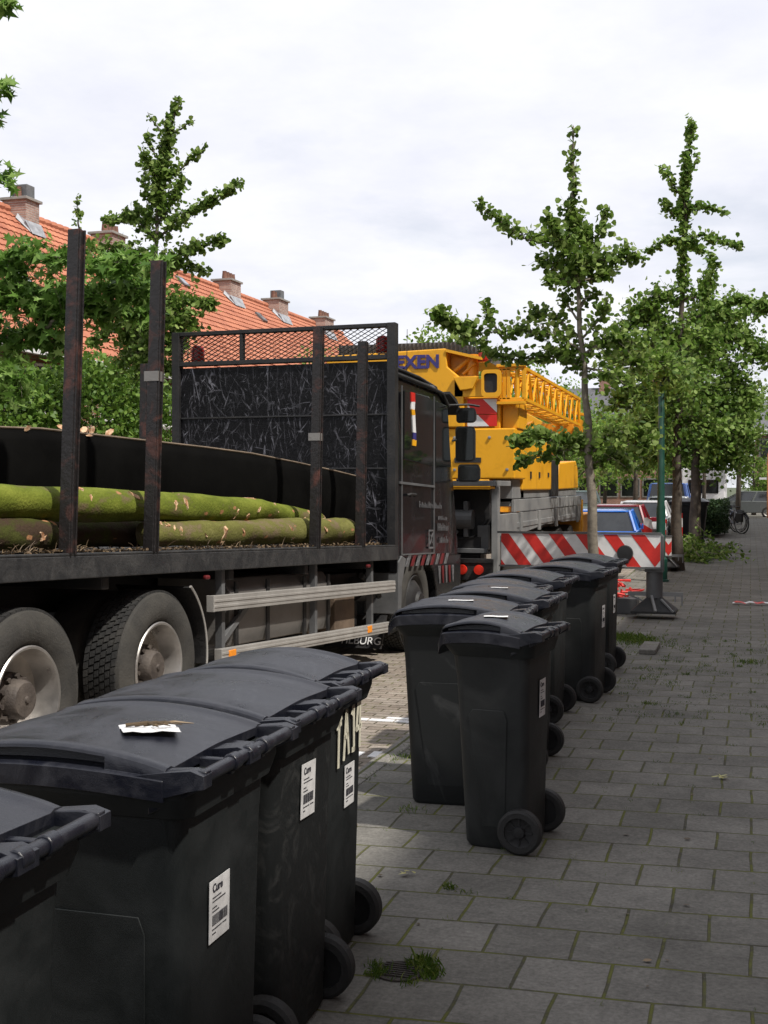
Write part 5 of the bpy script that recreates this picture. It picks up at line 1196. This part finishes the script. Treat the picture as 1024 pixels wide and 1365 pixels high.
# tree with the stout trunk before the dark container
tree('leafy street tree with a stout dark trunk in front of the dark container', 32.0, [(926, 732), (927, 680), (928, 600), (932, 520), (938, 440), (945, 370)], [
    ([(938, 440), (943, 400), (948, 340)], .35, .15, 260, 0), ([(938, 430), (975, 400), (1022, 412)], .35, .15, 360, 0), ([(936, 450), (980, 450), (1024, 480)], .55, .3, 620, 0),
    ([(934, 480), (970, 490), (1000, 540)], .7, .5, 800, 0), ([(932, 520), (970, 540), (995, 590)], .7, .5, 700, -.4), ([(930, 540), (960, 580), (980, 615)], .7, .5, 700, .5),
    ([(931, 520), (900, 540), (880, 580)], .7, .5, 700, 0), ([(930, 560), (910, 590), (900, 615)], .55, .4, 380, .4), ([(934, 480), (900, 480), (870, 500)], .7, .5, 600, .5), ([(929, 580), (940, 600), (950, 622)], .5, .4, 380, 0),
    ([(934, 470), (960, 440), (990, 440)], .5, .3, 400, .6), ([(930, 560), (960, 560), (1000, 600)], .6, .4, 500, 1.0)],
    13000, .115, FAN, 'leafy', 'barkd', .17, GRP, extra=6, depth=.8)
# ginkgo behind the truck, other side of the street
tree('tall ginkgo with upswept arms behind the two nearest stakes, across the street', 16.7, [(196, 900), (198, 700), (202, 560), (206, 450), (208, 340), (210, 270), (222, 200), (236, 130)], [
    ([(222, 200), (230, 165), (237, 130)], .07, .04, 50, 0), ([(212, 270), (216, 225), (224, 185)], .17, .13, 230, 0), ([(224, 190), (212, 172), (196, 150)], .05, .03, 18, 0), ([(226, 180), (243, 170), (262, 160)], .05, .03, 18, 0),
    ([(218, 225), (206, 205), (196, 180)], .07, .04, 30, 0), ([(214, 245), (240, 225), (275, 192)], .12, .03, 75, 0), ([(210, 270), (196, 265), (192, 215)], .10, .05, 70, 0), ([(211, 300), (235, 260), (242, 240)], .16, .08, 120, 0),
    ([(209, 320), (240, 290), (270, 275), (322, 243)], .18, .06, 260, -.2), ([(209, 320), (180, 290), (140, 295)], .17, .06, 200, .2), ([(210, 300), (190, 280), (172, 290)], .15, .1, 110, .3), ([(209, 290), (215, 270), (210, 250)], .18, .14, 150, 0),
    ([(208, 350), (250, 335), (300, 318)], .18, .05, 230, 0), ([(207, 370), (240, 350), (275, 365)], .16, .08, 170, .3), ([(207, 350), (170, 335), (120, 330)], .20, .12, 240, 0), ([(108, 330), (104, 295), (102, 262)], .07, .02, 26, 0), ([(207, 380), (160, 370), (130, 350)], .22, .14, 260, .4),
    ([(206, 410), (245, 400), (285, 408)], .20, .08, 240, -.2), ([(206, 430), (230, 420), (255, 440)], .24, .14, 240, .3), ([(205, 430), (170, 430), (140, 440), (125, 460)], .22, .1, 260, 0), ([(204, 460), (180, 470), (165, 485)], .26, .14, 260, .3), ([(205, 450), (220, 450), (240, 470)], .28, .18, 300, -.2), ([(206, 400), (190, 390), (170, 400)], .26, .16, 260, -.3),
    ([(203, 480), (220, 490), (235, 500)], .2, .1, 100, 0), ([(205, 420), (190, 440), (170, 450)], .34, .22, 500, .3), ([(205, 400), (225, 420), (250, 425)], .34, .2, 500, -.2), ([(204, 450), (200, 480), (190, 500)], .32, .25, 450, 0)],
    12500, .078, FAN, 'leafg', 'barkd', .10, GRP, extra=6, depth=.8)
# sweetgum at the far left with star leaves
tree('star-leaved tree whose branches enter from the left edge before the orange roofs', 11.6, [(-75, 838), (-75, 730), (-72, 600), (-65, 400), (-60, 200), (-55, 0), (-50, -200)], [
    ([(-65, 420), (-20, 360), (30, 338), (90, 345), (150, 350), (215, 352)], .16, .10, 560, -.3), ([(-65, 460), (0, 400), (40, 400), (85, 420)], .30, .22, 620, .0), ([(-65, 500), (0, 450), (50, 450), (88, 460)], .26, .18, 520, .3),
    ([(60, 440), (110, 400), (160, 380), (200, 395)], .17, .12, 420, 0), ([(-68, 540), (0, 500), (30, 520)], .22, .14, 260, -.2), ([(100, 420), (150, 410), (190, 420)], .16, .1, 260, .5), ([(0, 400), (20, 375), (30, 350)], .12, .1, 80, 0), ([(-65, 430), (0, 385), (60, 385), (105, 385)], .13, .1, 220, .3),
    ([(-60, 260), (-20, 240), (15, 235)], .12, .07, 90, 0), ([(-58, 160), (-20, 150), (8, 165)], .10, .05, 50, 0), ([(-58, 120), (-20, 100), (10, 120)], .10, .05, 60, 0), ([(-55, 20), (-20, -10), (10, 5)], .10, .05, 70, 0), ([(-52, -60), (-20, -30), (2, 10)], .12, .05, 60, 0)],
    3500, .145, STAR, 'leafm', 'bark', .12, GRP, extra=3, depth=.8, droop=.8, upb=.9)

def bush(name, label, cat, centre, rad, n, size, shape, m, group=None, stems=6, boxy=1., seed=1, hollow=.45):
    rg = random.Random(seed); root = empty(name, (centre[0], centre[1], 0 if centre[2] < 50 else 0), label, cat, group); lb, tb = MB(), MB(); c = Vector((0, 0, centre[2]))
    lumps = [(rnd_unit(), rg.uniform(.75, 1.12)) for _ in range(14)]
    for i in range(n):
        d = rnd_unit(); k = max(a.dot(d)**3*s_ for a, s_ in lumps if a.dot(d) > 0) if any(a.dot(d) > 0 for a, _ in lumps) else .7
        r_ = (hollow+(1-hollow)*random.random()**.5)*(.72+.34*k)
        if boxy > 1: mxx = max(abs(d.x), abs(d.y), abs(d.z)); d = d*(1+(1/mxx-1)*(boxy-1))
        p = c+Vector((d.x*rad[0], d.y*rad[1], d.z*rad[2]))*r_
        if p.z < .03: p.z = .03+random.random()*.1
        leaf(lb, p, size*random.uniform(.7, 1.3), shape, .4)
    for k in range(stems):
        a = 2*PI*k/max(1, stems); tb.tube([Vector((.08*math.cos(a), .08*math.sin(a), 0)), c*.6+Vector((math.cos(a)*rad[0]*.3, math.sin(a)*rad[1]*.3, 0)), c+Vector((math.cos(a)*rad[0]*.6, math.sin(a)*rad[1]*.6, rad[2]*.3))], [.04, .03, .012], 6)
    tb.build('stems', 'barkd', root, smooth=True); lb.build('foliage', m, root, fix=False); return root
def fartree(label, X, Y, h, cr, n, size, m, hc=None, trunk=.14, group='trees farther along the street', seed=1):
    rg = random.Random(seed); z0_ = roadz(Y) if -9 < X < KX else -.01
    root = empty('background_tree', (X, Y, z0_), label, 'tree', group); hc = hc or h*.62
    tr = MB().tube([(0, 0, 0), (.05, .02, h*.3), (0, .05, h*.6), (.03, 0, h*.9)], [trunk, trunk*.85, trunk*.5, .02], 8).build('trunk', 'barkd', root, smooth=True)
    lb, tb = MB(), MB(); lobes = []
    for k in range(13):
        a = rg.uniform(0, 2*PI); q = rg.random(); zz_ = hc+(h-hc)*(q*2-1)*.85; rr = cr*(1-abs(q*2-1)**2*.55)*rg.uniform(.35, .85); e = Vector((math.cos(a)*rr, math.sin(a)*rr, zz_))
        lobes.append((e, cr*rg.uniform(.28, .5))); tb.tube([Vector((0, 0, max(h*.25, zz_-rr*.6))), e*.6+Vector((0, 0, zz_*.35)), e], [.05, .035, .012], 5)
    for i in range(n):
        e, r_ = lobes[rg.randrange(len(lobes))]; p = e+rnd_unit()*r_*(random.random()**.4)*Vector((1, 1, .8)).length/1.6
        leaf(lb, p, size*random.uniform(.7, 1.3), OVAL, .5)
    tb.build('branches', 'barkd', root, fix=False); lb.build('crown', m, root, fix=False); return root
# hedges and shrubs in the front gardens across the street
for k, (x, y, z, rx, ry, rz, n, lab) in enumerate((
    (-11.2, 12.2, 2.0, .9, 2.1, 1.75, 10000, 'dense tall hedge at the left edge below the star-leaved branches'),
    (-11.2, 15.6, 2.15, .9, 2.2, 1.75, 15000, 'dense tall hedge seen between the two nearest stakes'),
    (-11.0, 19.2, 2.15, .9, 2.2, 1.8, 13000, 'tall garden hedge just behind the foot of the tall left ginkgo'),
    (-11.0, 22.9, 1.9, 1., 2., 1.9, 8000, 'leafy garden shrub behind the headboard of the truck'),
    (-11.4, 27.5, 2.2, 1.2, 2.2, 2.3, 4500, 'rounded garden shrub whose top shows through the mesh screen'),
    (-10.2, 33.5, 1.5, 1., 3.0, 1.5, 3500, 'low shrub row across the street behind the crane carrier'),
    (-10.2, 44.0, 1.6, 1.2, 4.0, 1.7, 4000, 'green shrubs across the street left of the lamp post'),
    (-10.2, 58.0, 1.8, 1.2, 5.0, 2.0, 4200, 'bushes across the street at the height of the camper'),
    (-12.5, 74.0, 2.2, 3.0, 3.0, 2.6, 4200, 'big bushes before the distant red brick building'))):
    bush('garden_hedge', lab, 'hedge', (x, y, z), (rx, ry, rz), int(n*1.25), .10, OVAL, 'leafh', 'garden hedges across the street', seed=k, boxy=1.35, hollow=.6)
fartree('slender tree showing above the headboard between two roof chimneys', -11.5, 34, 5.9, 1.3, 1500, .11, 'leafg', seed=3)
fartree('yellow-green tree directly behind the far end of the crane jib', -9.6, 38, 6.5, 2.2, 3800, .13, 'leaff', seed=5)
fartree('broad tree across the street seen just right of the thin ginkgo trunk', -9.8, 46, 7.0, 2.8, 4200, .15, 'leaff', seed=6)
fartree('dark green tree rising behind the lattice jib', -12.5, 52, 6.8, 2.4, 3600, .17, 'leafg', seed=7)
fartree('pale tree beyond the green lamp post', -8.6, 60, 6.5, 2.8, 3600, .17, 'leaff', seed=8)
fartree('farthest bushy tree across the street by the end brick building', -10.5, 72, 8, 3.4, 3400, .2, 'leaff', seed=9)
fartree('street tree next after the stout trunked one on the pavement side', -2.6, 45, 5.8, 1.9, 3600, .12, 'leafy', hc=4.3, trunk=.10, seed=10)
fartree('slim street tree above the parked bicycles', -1.9, 54, 6.0, 2.0, 3000, .13, 'leafy', hc=4.5, trunk=.09, seed=11)
fartree('small tree on the left of the white camper', -5.8, 66, 6.5, 2.4, 2600, .17, 'leaff', hc=4.9, seed=12)
fartree('dark tree at the end of the pavement', -.6, 66, 6.8, 2.4, 3200, .17, 'leafg', hc=4.9, seed=13)
fartree('green bushy tree before the far brick building at the right edge', .2, 72, 3.6, 1.5, 2200, .15, 'leaff', hc=2.2, seed=14)
fartree('tree standing at the street corner behind all parked cars', -4.5, 80, 7.5, 3.4, 2800, .22, 'leaff', seed=15)
for k in range(5):
    fartree(('tree before the end brick building, leftmost', 'tree before the end brick building, second from the left', 'tree before the end brick building, in the middle', 'tree before the end brick building, next to the corner', 'tree behind the corner of the street, at far right')[k], -20+k*5.2, 86, 7, 3.2, 1800, .26, 'leaff', seed=20+k)
# box shaped conifer hedge, cut branches, ivy and weeds on the pavement
bush('conifer_hedge', 'low dark conifer hedge clipped like a box beside the pavement', 'hedge', (-1.55, 41.6, .62), (.85, 2.0, .55), 22000, .075, OVAL, 'leafc', seed=5, boxy=1.9, stems=3, hollow=.6)
b = MB(); tb = MB()
for k in range(42):
    p = Vector((-1.15+random.gauss(0, .30), 28.2+random.gauss(0, .9), .05+random.random()*.25)); d = Vector((random.uniform(-1, 1), random.uniform(-1, 1), random.uniform(-.15, .4))).normalized()*.7; tb.tube([p, p+d], [.012, .004], 4)
    for j in range(44):
        q = p+d*random.random()+rnd_unit()*.10; q.z = max(.02, q.z-.05); leaf(b, q, random.uniform(.06, .12), OVAL, .6)
cb = b.build('cut_branches', 'leafg', fix=False); tag(cb, 'heap of cut leafy branches lying on the pavement behind the lamp post', 'cut branches', kind='stuff'); tb.build('twigs', 'bark', cb, fix=False)
b = MB()
for k in range(420):
    a = random.random(); p = Vector((-1.50+random.gauss(0, .05)-a*.12, 11.75+random.gauss(0, .18), .02+a*.62)); leaf(b, p, random.uniform(.03, .06), OVAL, .4)
tag(b.build('ivy_weed', 'leafg', fix=False), 'thin leafy weed growing up right behind the farthest bin', 'weed')

# grass and moss in the joints : uncountable
b = MB(); ms_ = MB()
def tuft(x, y, n, h, sp, m=None):
    for _ in range(n):
        p = Vector((x+random.gauss(0, sp), y+random.gauss(0, sp), 0)); d = Vector((random.gauss(0, .45), random.gauss(0, .45), 1)).normalized()*h*random.uniform(.4, 1.2); s_ = Vector((random.uniform(-1, 1), random.uniform(-1, 1), 0)).normalized()*h*.07
        k = len(b.v); q = p+d*.6+Vector((0, 0, 0)); e_ = p+d+Vector((d.x*.4, d.y*.4, -h*.12)); b.v += [(p-s_)[:], (p+s_)[:], (q+s_*.7)[:], e_[:], (q-s_*.7)[:]]; b.f.append((k, k+1, k+2, k+3, k+4)); b.mi.append(0)
PXG = [(503, 1300, 120, .035, .018), (500, 1288, 40, .03, .016), (562, 1288, 170, .045, .026), (575, 1300, 110, .04, .022), (545, 1310, 40, .03, .02), (600, 1184, 50, .035, .014), (622, 1190, 30, .02, .02), (548, 1080, 40, .03, .03), (845, 853, 500, .06, .12), (860, 858, 300, .05, .14), (835, 850, 300, .07, .10), (700, 1135, 30, .02, .02), (1002, 884, 90, .05, .08), (545, 1010, 60, .04, .04), (570, 1000, 40, .04, .04), (490, 1190, 30, .03, .03), (755, 905, 0, .03, .05)]
for x, y, n, h, sp in PXG:
    p = atZ(x, y, 0); tuft(p.x, p.y, n, h, sp)
rg = random.Random(9)
def joint_pt():
    y = rg.uniform(3.3, 16); x = rg.uniform(-1.95, 3); 
    if rg.random() < .75:      # transverse joint positions are less mossy; longitudinal ones more
        row = round((y-3.944)/.29); y = 3.944+row*.29+rg.uniform(0, .29); col = round((x-.015)/.15); col += (col+row) % 2; x = .015+col*.15
    else:
        row = round((y-3.944)/.29); y = 3.944+row*.29
    return x, y+.055*x, row, 0
for k in range(900):
    x, y, _, _ = joint_pt()
    if rg.random() < .45 and not (9.5 < y < 13): continue
    tuft(x, y, rg.choice((3, 5, 8)), rg.uniform(.008, .018), .012)
for k in range(380):
    y = rg.uniform(8.6, 13.8); x = rg.uniform(-1.0, 1.6) if rg.random() < .8 else rg.uniform(-1.9, 2); tuft(x, y, rg.choice((10, 20, 34)), rg.uniform(.012, .03), rg.uniform(.015, .05))
for k in range(300): tuft(KX+rg.gauss(0, .015), rg.uniform(4, 20), 6, .02, .015)
tag(b.build('joint_grass', 'grass', fix=False), 'grass and moss tufts growing from the joints between the pavement tiles', 'grass', kind='stuff')
# drain cap, leaf litter
p = atZ(532, 1296, 0); b = MB(); b.lathe([(0, .085), (.006, .085), (.008, .075), (.004, .07), (.004, .01)], (p.x, p.y, 0), 'z', 26)
for k in range(7): b.box((p.x-.06, p.y-.05+k*.017, .004), (p.x+.06, p.y-.043+k*.017, .009))
tag(b.build('drain_cap', 'drain', auto=40), 'small round iron drain cap between grass tufts at the bottom of the photo', 'drain cap')
b = MB(); rg = random.Random(4)
for k in range(150):
    p = Vector((rg.uniform(-2, 1.5), rg.uniform(3.4, 13), .006)); leaf(b, p, rg.uniform(.012, .035), OVAL, 6, 0, .1)
tag(b.build('leaf_litter', 'chip', fix=False), 'tiny dry leaf scraps scattered over the pavement tiles', 'leaf litter', kind='stuff')
ly = mat('pale_yellow_leaf', (.45, .42, .16), .6)
for (x, y, s_, lab) in ((958, 1037, .07, 'pale yellow leaf lying alone on the tiles at the right'), (545, 1164, .05, 'small yellowish leaf on the tiles below the front bins')):
    p = atZ(x, y, .012); b = MB(); leaf(b, Vector((0, 0, 0)), s_, STAR, 8, 0, .25); 
    for q in range(2): leaf(b, Vector((.01*q, .02, .004)), s_*.6, OVAL, 4)
    o = b.build('fallen_leaf', ly, fix=False); o.location = p; tag(o, lab, 'leaf')
# loose pale stone beside the grass behind the bins
b = MB(); b.box((-1.02, 12.1, 0), (-.86, 12.75, .05)); tag(b.build('kerb_block', 'kerb', bevel=.01), 'loose pale concrete block beside the grass patch behind the bins', 'block')

# ------------------------------------------------------------------ cars
PAINT = {}
def paintm(n, c):
    if n not in PAINT: PAINT[n] = mat(n+'_car_paint', c, .25, 0, .05, 2, coat=.7, rvar=.03)
    return PAINT[n]
def car(label, x, y, z, rz, color, L_=3.7, W=1.62, H=1.42, kind='hatch', cat='car'):
    root = empty('parked_car', (x, y, z), label, cat, 'vehicles parked farther along the street', R(rz)); hw = W/2; pm = paintm(*color)
    # local: +y forward. rear at y=-L/2
    van = kind == 'van'
    bl = .62*H if not van else .55*H; sill = .28
    side = [(-L_/2, .42), (-L_/2-.02, .60), (-L_/2+.03, bl), (L_*.16, bl+.02), (L_/2-.25, bl-.13 if not van else bl-.05), (L_/2-.02, .62), (L_/2, .40), (L_/2-.08, sill), (-L_/2+.1, sill)]
    def ring(xs, k): return [(xs, a, b_) for a, b_ in side]
    b = MB(); secs = []
    for xs, sc in ((-hw, .94), (-hw+.0, 1), (-hw*.86, 1.015), (hw*.86, 1.015), (hw, 1), (hw, .94)):
        cz = .62; secs.append([(xs if sc > .95 else xs*1.0, a*(sc if sc < 1 else 1)+0, cz+(q-cz)*sc) for a, q in side])
    b.loft(secs[1:5]); body = b.build('body', pm, root, auto=30, bevel=.03)
    # greenhouse
    y0_, y1_ = -L_/2+(.10 if kind == 'hatch' or van else .55), L_*(.20 if not van else .32); r0_, r1_ = y0_+(.28 if not van else .08), L_*(.02 if not van else .16)
    hb, ht = hw-.04, hw-.20
    g = MB(); g.hexa([(-hb, y0_, bl-.01), (hb, y0_, bl-.01), (hb, y1_+.18, bl-.01), (-hb, y1_+.18, bl-.01), (-ht, r0_, H-.05), (ht, r0_, H-.05), (ht, r1_, H-.05), (-ht, r1_, H-.05)])
    g.build('window_glass', 'carglass', root, bevel=.02)
    rf = MB(); rf.loft([rrect(-ht-.02, ht+.02, r0_-.03, r1_+.04, .12, H-.06), rrect(-ht-.01, ht+.01, r0_-.02, r1_+.02, .12, H-.025), rrect(-ht+.12, ht-.12, r0_+.15, r1_-.15, .10, H)])
    for sx_ in (-1, 1):
        for (ya_, za_, yb_, zb_) in ((y0_, bl, r0_, H-.05), (y1_+.18, bl, r1_, H-.05), ((y0_+y1_)/2+.05, bl, (r0_+r1_)/2+.05, H-.05)):
            rf.bar((sx_*(hb+.004), ya_, za_), (sx_*(ht+.006), yb_, zb_), .05, .09)
    rf.build('roof', pm, root, auto=35)
    if kind == 'hatch' or van:
        fr_ = MB(); fr_.box((-hb+.05, y0_-.012, bl-.04), (hb-.05, y0_+.012, bl+.01)); fr_.build('tailgate_trim', pm, root)
    for sx_ in (-1, 1):
        MB().box((sx_*(hw-.16), -L_/2-.035, .58), (sx_*(hw-.02), -L_/2+.06, bl-.05)).build('tail_lamp', 'redR', root, bevel=.02)
        MB().box((sx_*(hw-.36), L_/2-.1, .55), (sx_*(hw-.08), L_/2+.0, .70)).build('headlight', 'mirror', root, bevel=.02)
        MB().box((sx_*(hw+.0), y1_-.05, bl-.02), (sx_*(hw+.16), y1_+.06, bl+.12)).build('door_mirror', pm, root, bevel=.02)
        for yy_ in (-L_*.31, L_*.32):
            wv = MB().lathe([(sx_*(hw-.20), .20), (sx_*(hw-.20), .29), (sx_*(hw-.01), .30), (sx_*(hw+.01), .27), (sx_*(hw+.005), .19)], (0, yy_, .30), 'x', 24, closed=True).build('wheel', 'rubber', root, auto=40)
            MB().lathe([(sx_*(hw-.0), .19), (sx_*(hw-.03), .15), (sx_*(hw+.004), .04), (sx_*(hw+.006), .01)], (0, yy_, .30), 'x', 16, cap=(0, 1)).build('rim', 'alu', wv, auto=40)
    MB().box((-hw+.05, -L_/2-.05, .34), (hw-.05, -L_/2+.02, .52)).build('bumper', 'dark' if color[0] != 'blue' else pm, root, bevel=.03)
    MB().box((-.26, -L_/2-.055, .60), (.26, -L_/2-.04, .71)).build('number_plate', 'yellow', root)
    return root
def cz(Y): return roadz(Y)
car('small blue hatchback parked just beyond the striped beam, seen from behind', -3.42, 31.2, cz(31)-.06, 2, ('blue', (.03, .15, .55)), 3.6, 1.62, 1.36)
car('dark red car parked directly ahead of the blue hatchback', -3.65, 37.0, cz(37)-.04, 1, ('dark_red', (.20, .01, .02)), 3.9, 1.65, 1.40)
car('white car behind the green lamp post, ahead of the dark red one', -3.35, 42.5, cz(42), 0, ('white', (.6, .6, .62)), 4.0, 1.66, 1.42)
car('silver hatchback seen between the lamp post and the tall ginkgo trunk', -2.9, 48, cz(48)+.05, 0, ('silver', (.35, .37, .40)), 4.0, 1.66, 1.48)
car('black car parked across the street left of a grey-green one', -7.9, 50, cz(50)+.15, 180, ('black', (.012, .014, .016)), 4.2, 1.7, 1.45)
car('grey-green car across the street, half hidden by the black one', -7.6, 57, cz(57)+.2, 180, ('grey_green', (.09, .13, .13)), 4.2, 1.7, 1.5)
car('light blue van parked beyond the silver hatchback', -3.5, 58, cz(58)+.1, 0, ('van_blue', (.10, .20, .55)), 4.6, 1.8, 1.95, 'van', 'van')
car('dark grey car parked between the tree trunks near the container', -2.75, 53, cz(53), 0, ('dark_grey', (.03, .032, .035)), 4.0, 1.66, 1.42)
car('pale car parked crosswise at the end of the pavement', -.4, 68, -.05, 90, ('pale_grey', (.10, .11, .11)), 4.1, 1.7, 1.42)
car('dark car parked crosswise at the right end of the street', 3.6, 70, -.05, 90, ('midnight', (.02, .022, .03)), 4.1, 1.7, 1.42)
# white camper
cp = empty('camper_van', (-2.3, 68, -.2), 'white box-bodied camper standing beyond the blue van', 'camper', 'vehicles parked farther along the street')
MB().box((-1.1, -2.6, .5), (1.1, 1.6, 2.75)).build('living_box', 'white', cp, bevel=.08)
MB().prism([(1.6, .45), (1.6, 2.0), (2.2, 1.95), (2.8, 1.1), (3.1, 1.0), (3.1, .45)], 'x', -.95, .95).build('driver_cabin', 'white', cp, bevel=.05)
MB().box((-.75, -2.63, 1.45), (.75, -2.60, 2.15)).build('rear_window', 'glass', cp, bevel=.02)
MB().box((-1.1, -2.68, .40), (1.1, -2.6, .62)).build('bumper', 'greybox', cp, bevel=.02)
for sx_ in (-1, 1):
    MB().box((sx_*.92, -2.63, .68), (sx_*1.06, -2.60, 1.05)).build('tail_lamp', 'redR', cp)
    for yy_ in (-1.5, 2.0): MB().lathe([(sx_*.75, .2), (sx_*.75, .33), (sx_*.98, .34), (sx_*1.0, .2)], (0, yy_, .34), 'x', 20, closed=True).build('wheel', 'rubber', cp, auto=40)
# tall dark container behind the stout tree
ct = empty('waste_container', (-1.52, 33.6, 0), 'dark green-black waste container standing behind the stout tree trunk', 'waste container')
b = MB(); b.loft([rrect(-.38, .34, -.42, .42, .06, .12), rrect(-.46, .44, -.52, .52, .08, 1.10), rrect(-.50, .48, -.56, .56, .08, 1.12), rrect(-.50, .48, -.56, .56, .08, 1.18)])
for k in range(5): b.box((-.36+k*.16, -.54, .3), (-.33+k*.16, -.42, 1.0))
b.build('body', 'bin', ct, auto=35)
b = MB(); b.loft([rrect(-.52, .50, -.58, .58, .08, 1.185), rrect(-.52, .50, -.58, .58, .08, 1.22), rrect(-.35, .33, -.42, .42, .08, 1.30)]); b.build('lid', 'lid', ct, auto=35)
for sx_ in (-.36, .36):
    for sy_ in (-.38, .38): MB().lathe([(-.02, .09), (.02, .09)], (sx_, sy_, .09), 'x', 16).build('castor', 'rubber', ct)
# bicycles
def bike(label, x, y, rz, col, simple=False):
    root = empty('bicycle', (x, y, 0), label, 'bicycle', 'bicycles parked at the end of the pavement', R(rz)); r_ = .34; fm = mat(col[0]+'_bicycle_paint', col[1], .4)
    for yy_ in (-.53, .53):
        w_ = MB(); pts = [(0, yy_+r_*math.cos(2*PI*k/28), r_+r_*math.sin(2*PI*k/28)) for k in range(29)]; w_.tube(pts, .022, 6, False); wh = w_.build('wheel', 'rubber', root, smooth=True)
        s_ = MB(); s_.tube([(0, yy_+(r_-.03)*math.cos(2*PI*k/28), r_+(r_-.03)*math.sin(2*PI*k/28)) for k in range(29)], .012, 5, False)
        for k in range(10): a = 2*PI*k/10; s_.bar((0, yy_, r_), (0, yy_+.31*math.cos(a), r_+.31*math.sin(a)), .005)
        s_.build('rim', 'alu', wh)
        MB().tube([(0, yy_+.385*math.cos(a), r_+.385*math.sin(a)) for a in [R(20+q*15) for q in range(10)]], .022, 5).build('mudguard', 'dark', root)
    f = MB(); 
    for p, q in (((0, -.53, .34), (0, -.12, .30)), ((0, -.12, .30), (0, -.22, .86)), ((0, -.53, .34), (0, -.2, .78)), ((0, -.12, .30), (0, .36, .80)), ((0, -.20, .74), (0, .37, .88)), ((0, .36, .98), (0, .53, .34))): f.tube([p, q], .017, 8)
    f.build('frame', fm, root, smooth=True)
    MB().tube([(0, .35, .96), (0, .33, 1.06), (0, .36, 1.08)], .013, 6).build('stem', 'alu', root)
    MB().tube([(-.28, .20, 1.06), (-.22, .32, 1.08), (0, .36, 1.08), (.22, .32, 1.08), (.28, .20, 1.06)], .014, 6).build('handlebar', 'alu', root)
    s_ = MB(); s_.loft([[(-.09, -.36, .88), (.09, -.36, .88), (.09, -.36, .92), (-.09, -.36, .92)], [(-.03, -.08, .89), (.03, -.08, .89), (.03, -.08, .92), (-.03, -.08, .92)]]); s_.build('saddle', 'hub', root, bevel=.01)
    c = MB(); c.box((-.07, -.72, .70), (.07, -.36, .72)); c.bar((-.05, -.6, .7), (0, -.53, .34), .01); c.build('luggage_rack', 'dark', root); MB().box((-.17, -.72, .40), (-.09, -.40, .70)).build('pannier_bag', 'hub', root, bevel=.02)
    return root
bike('silver-rimmed bicycle standing nearest, just past the clipped conifer hedge', -.62, 44.3, 42, ('silver', (.3, .3, .32)))
bike('black bicycle leaning behind the silver-rimmed one', -.85, 45.4, 60, ('black', (.02, .02, .02)))
bike('dark blue bicycle third in the row of bicycles', -.8, 46.6, 50, ('dark_blue', (.03, .05, .12)))
bike('bicycle farthest back in the row, near the slim street tree', -.9, 48.0, 70, ('grey', (.12, .12, .13)))
# barrier post plates by the second outrigger and orange post far right
for (x, y_, w_, h_, Y, lab) in ((858, 690, 11, 24, 24.6, 'small upright red and white board left of the green lamp post'), (903, 684, 7, 32, 24.9, 'narrow upright red and white marker right of the green lamp post')):
    p = atY(x, y_, Y); q = atY(x+w_, y_+h_, Y); r0 = empty('marker_board', (p.x, Y, 0), lab, 'marker board')
    MB().box((0, 0, q.z), (q.x-p.x, .03, p.z)).build('board', striped_mat('marker_stripe', .30, (-.5, 0, -.86)), r0); MB().tube([((q.x-p.x)/2, .05, 0), ((q.x-p.x)/2, .05, p.z)], .015, 8).build('post', 'greybox', r0)
b = empty('orange_column', (.95, 66, 0), 'slim orange brick column beyond the cars at the right edge', 'column')
MB().box((-.12, -.12, 0), (.12, .12, 3.3)).build('shaft', mat('orange_brick', (.50, .17, .06), .8), b); MB().box((-.5, -.1, 1.95), (.5, .1, 2.06)).build('white_crossbar', 'white', b)
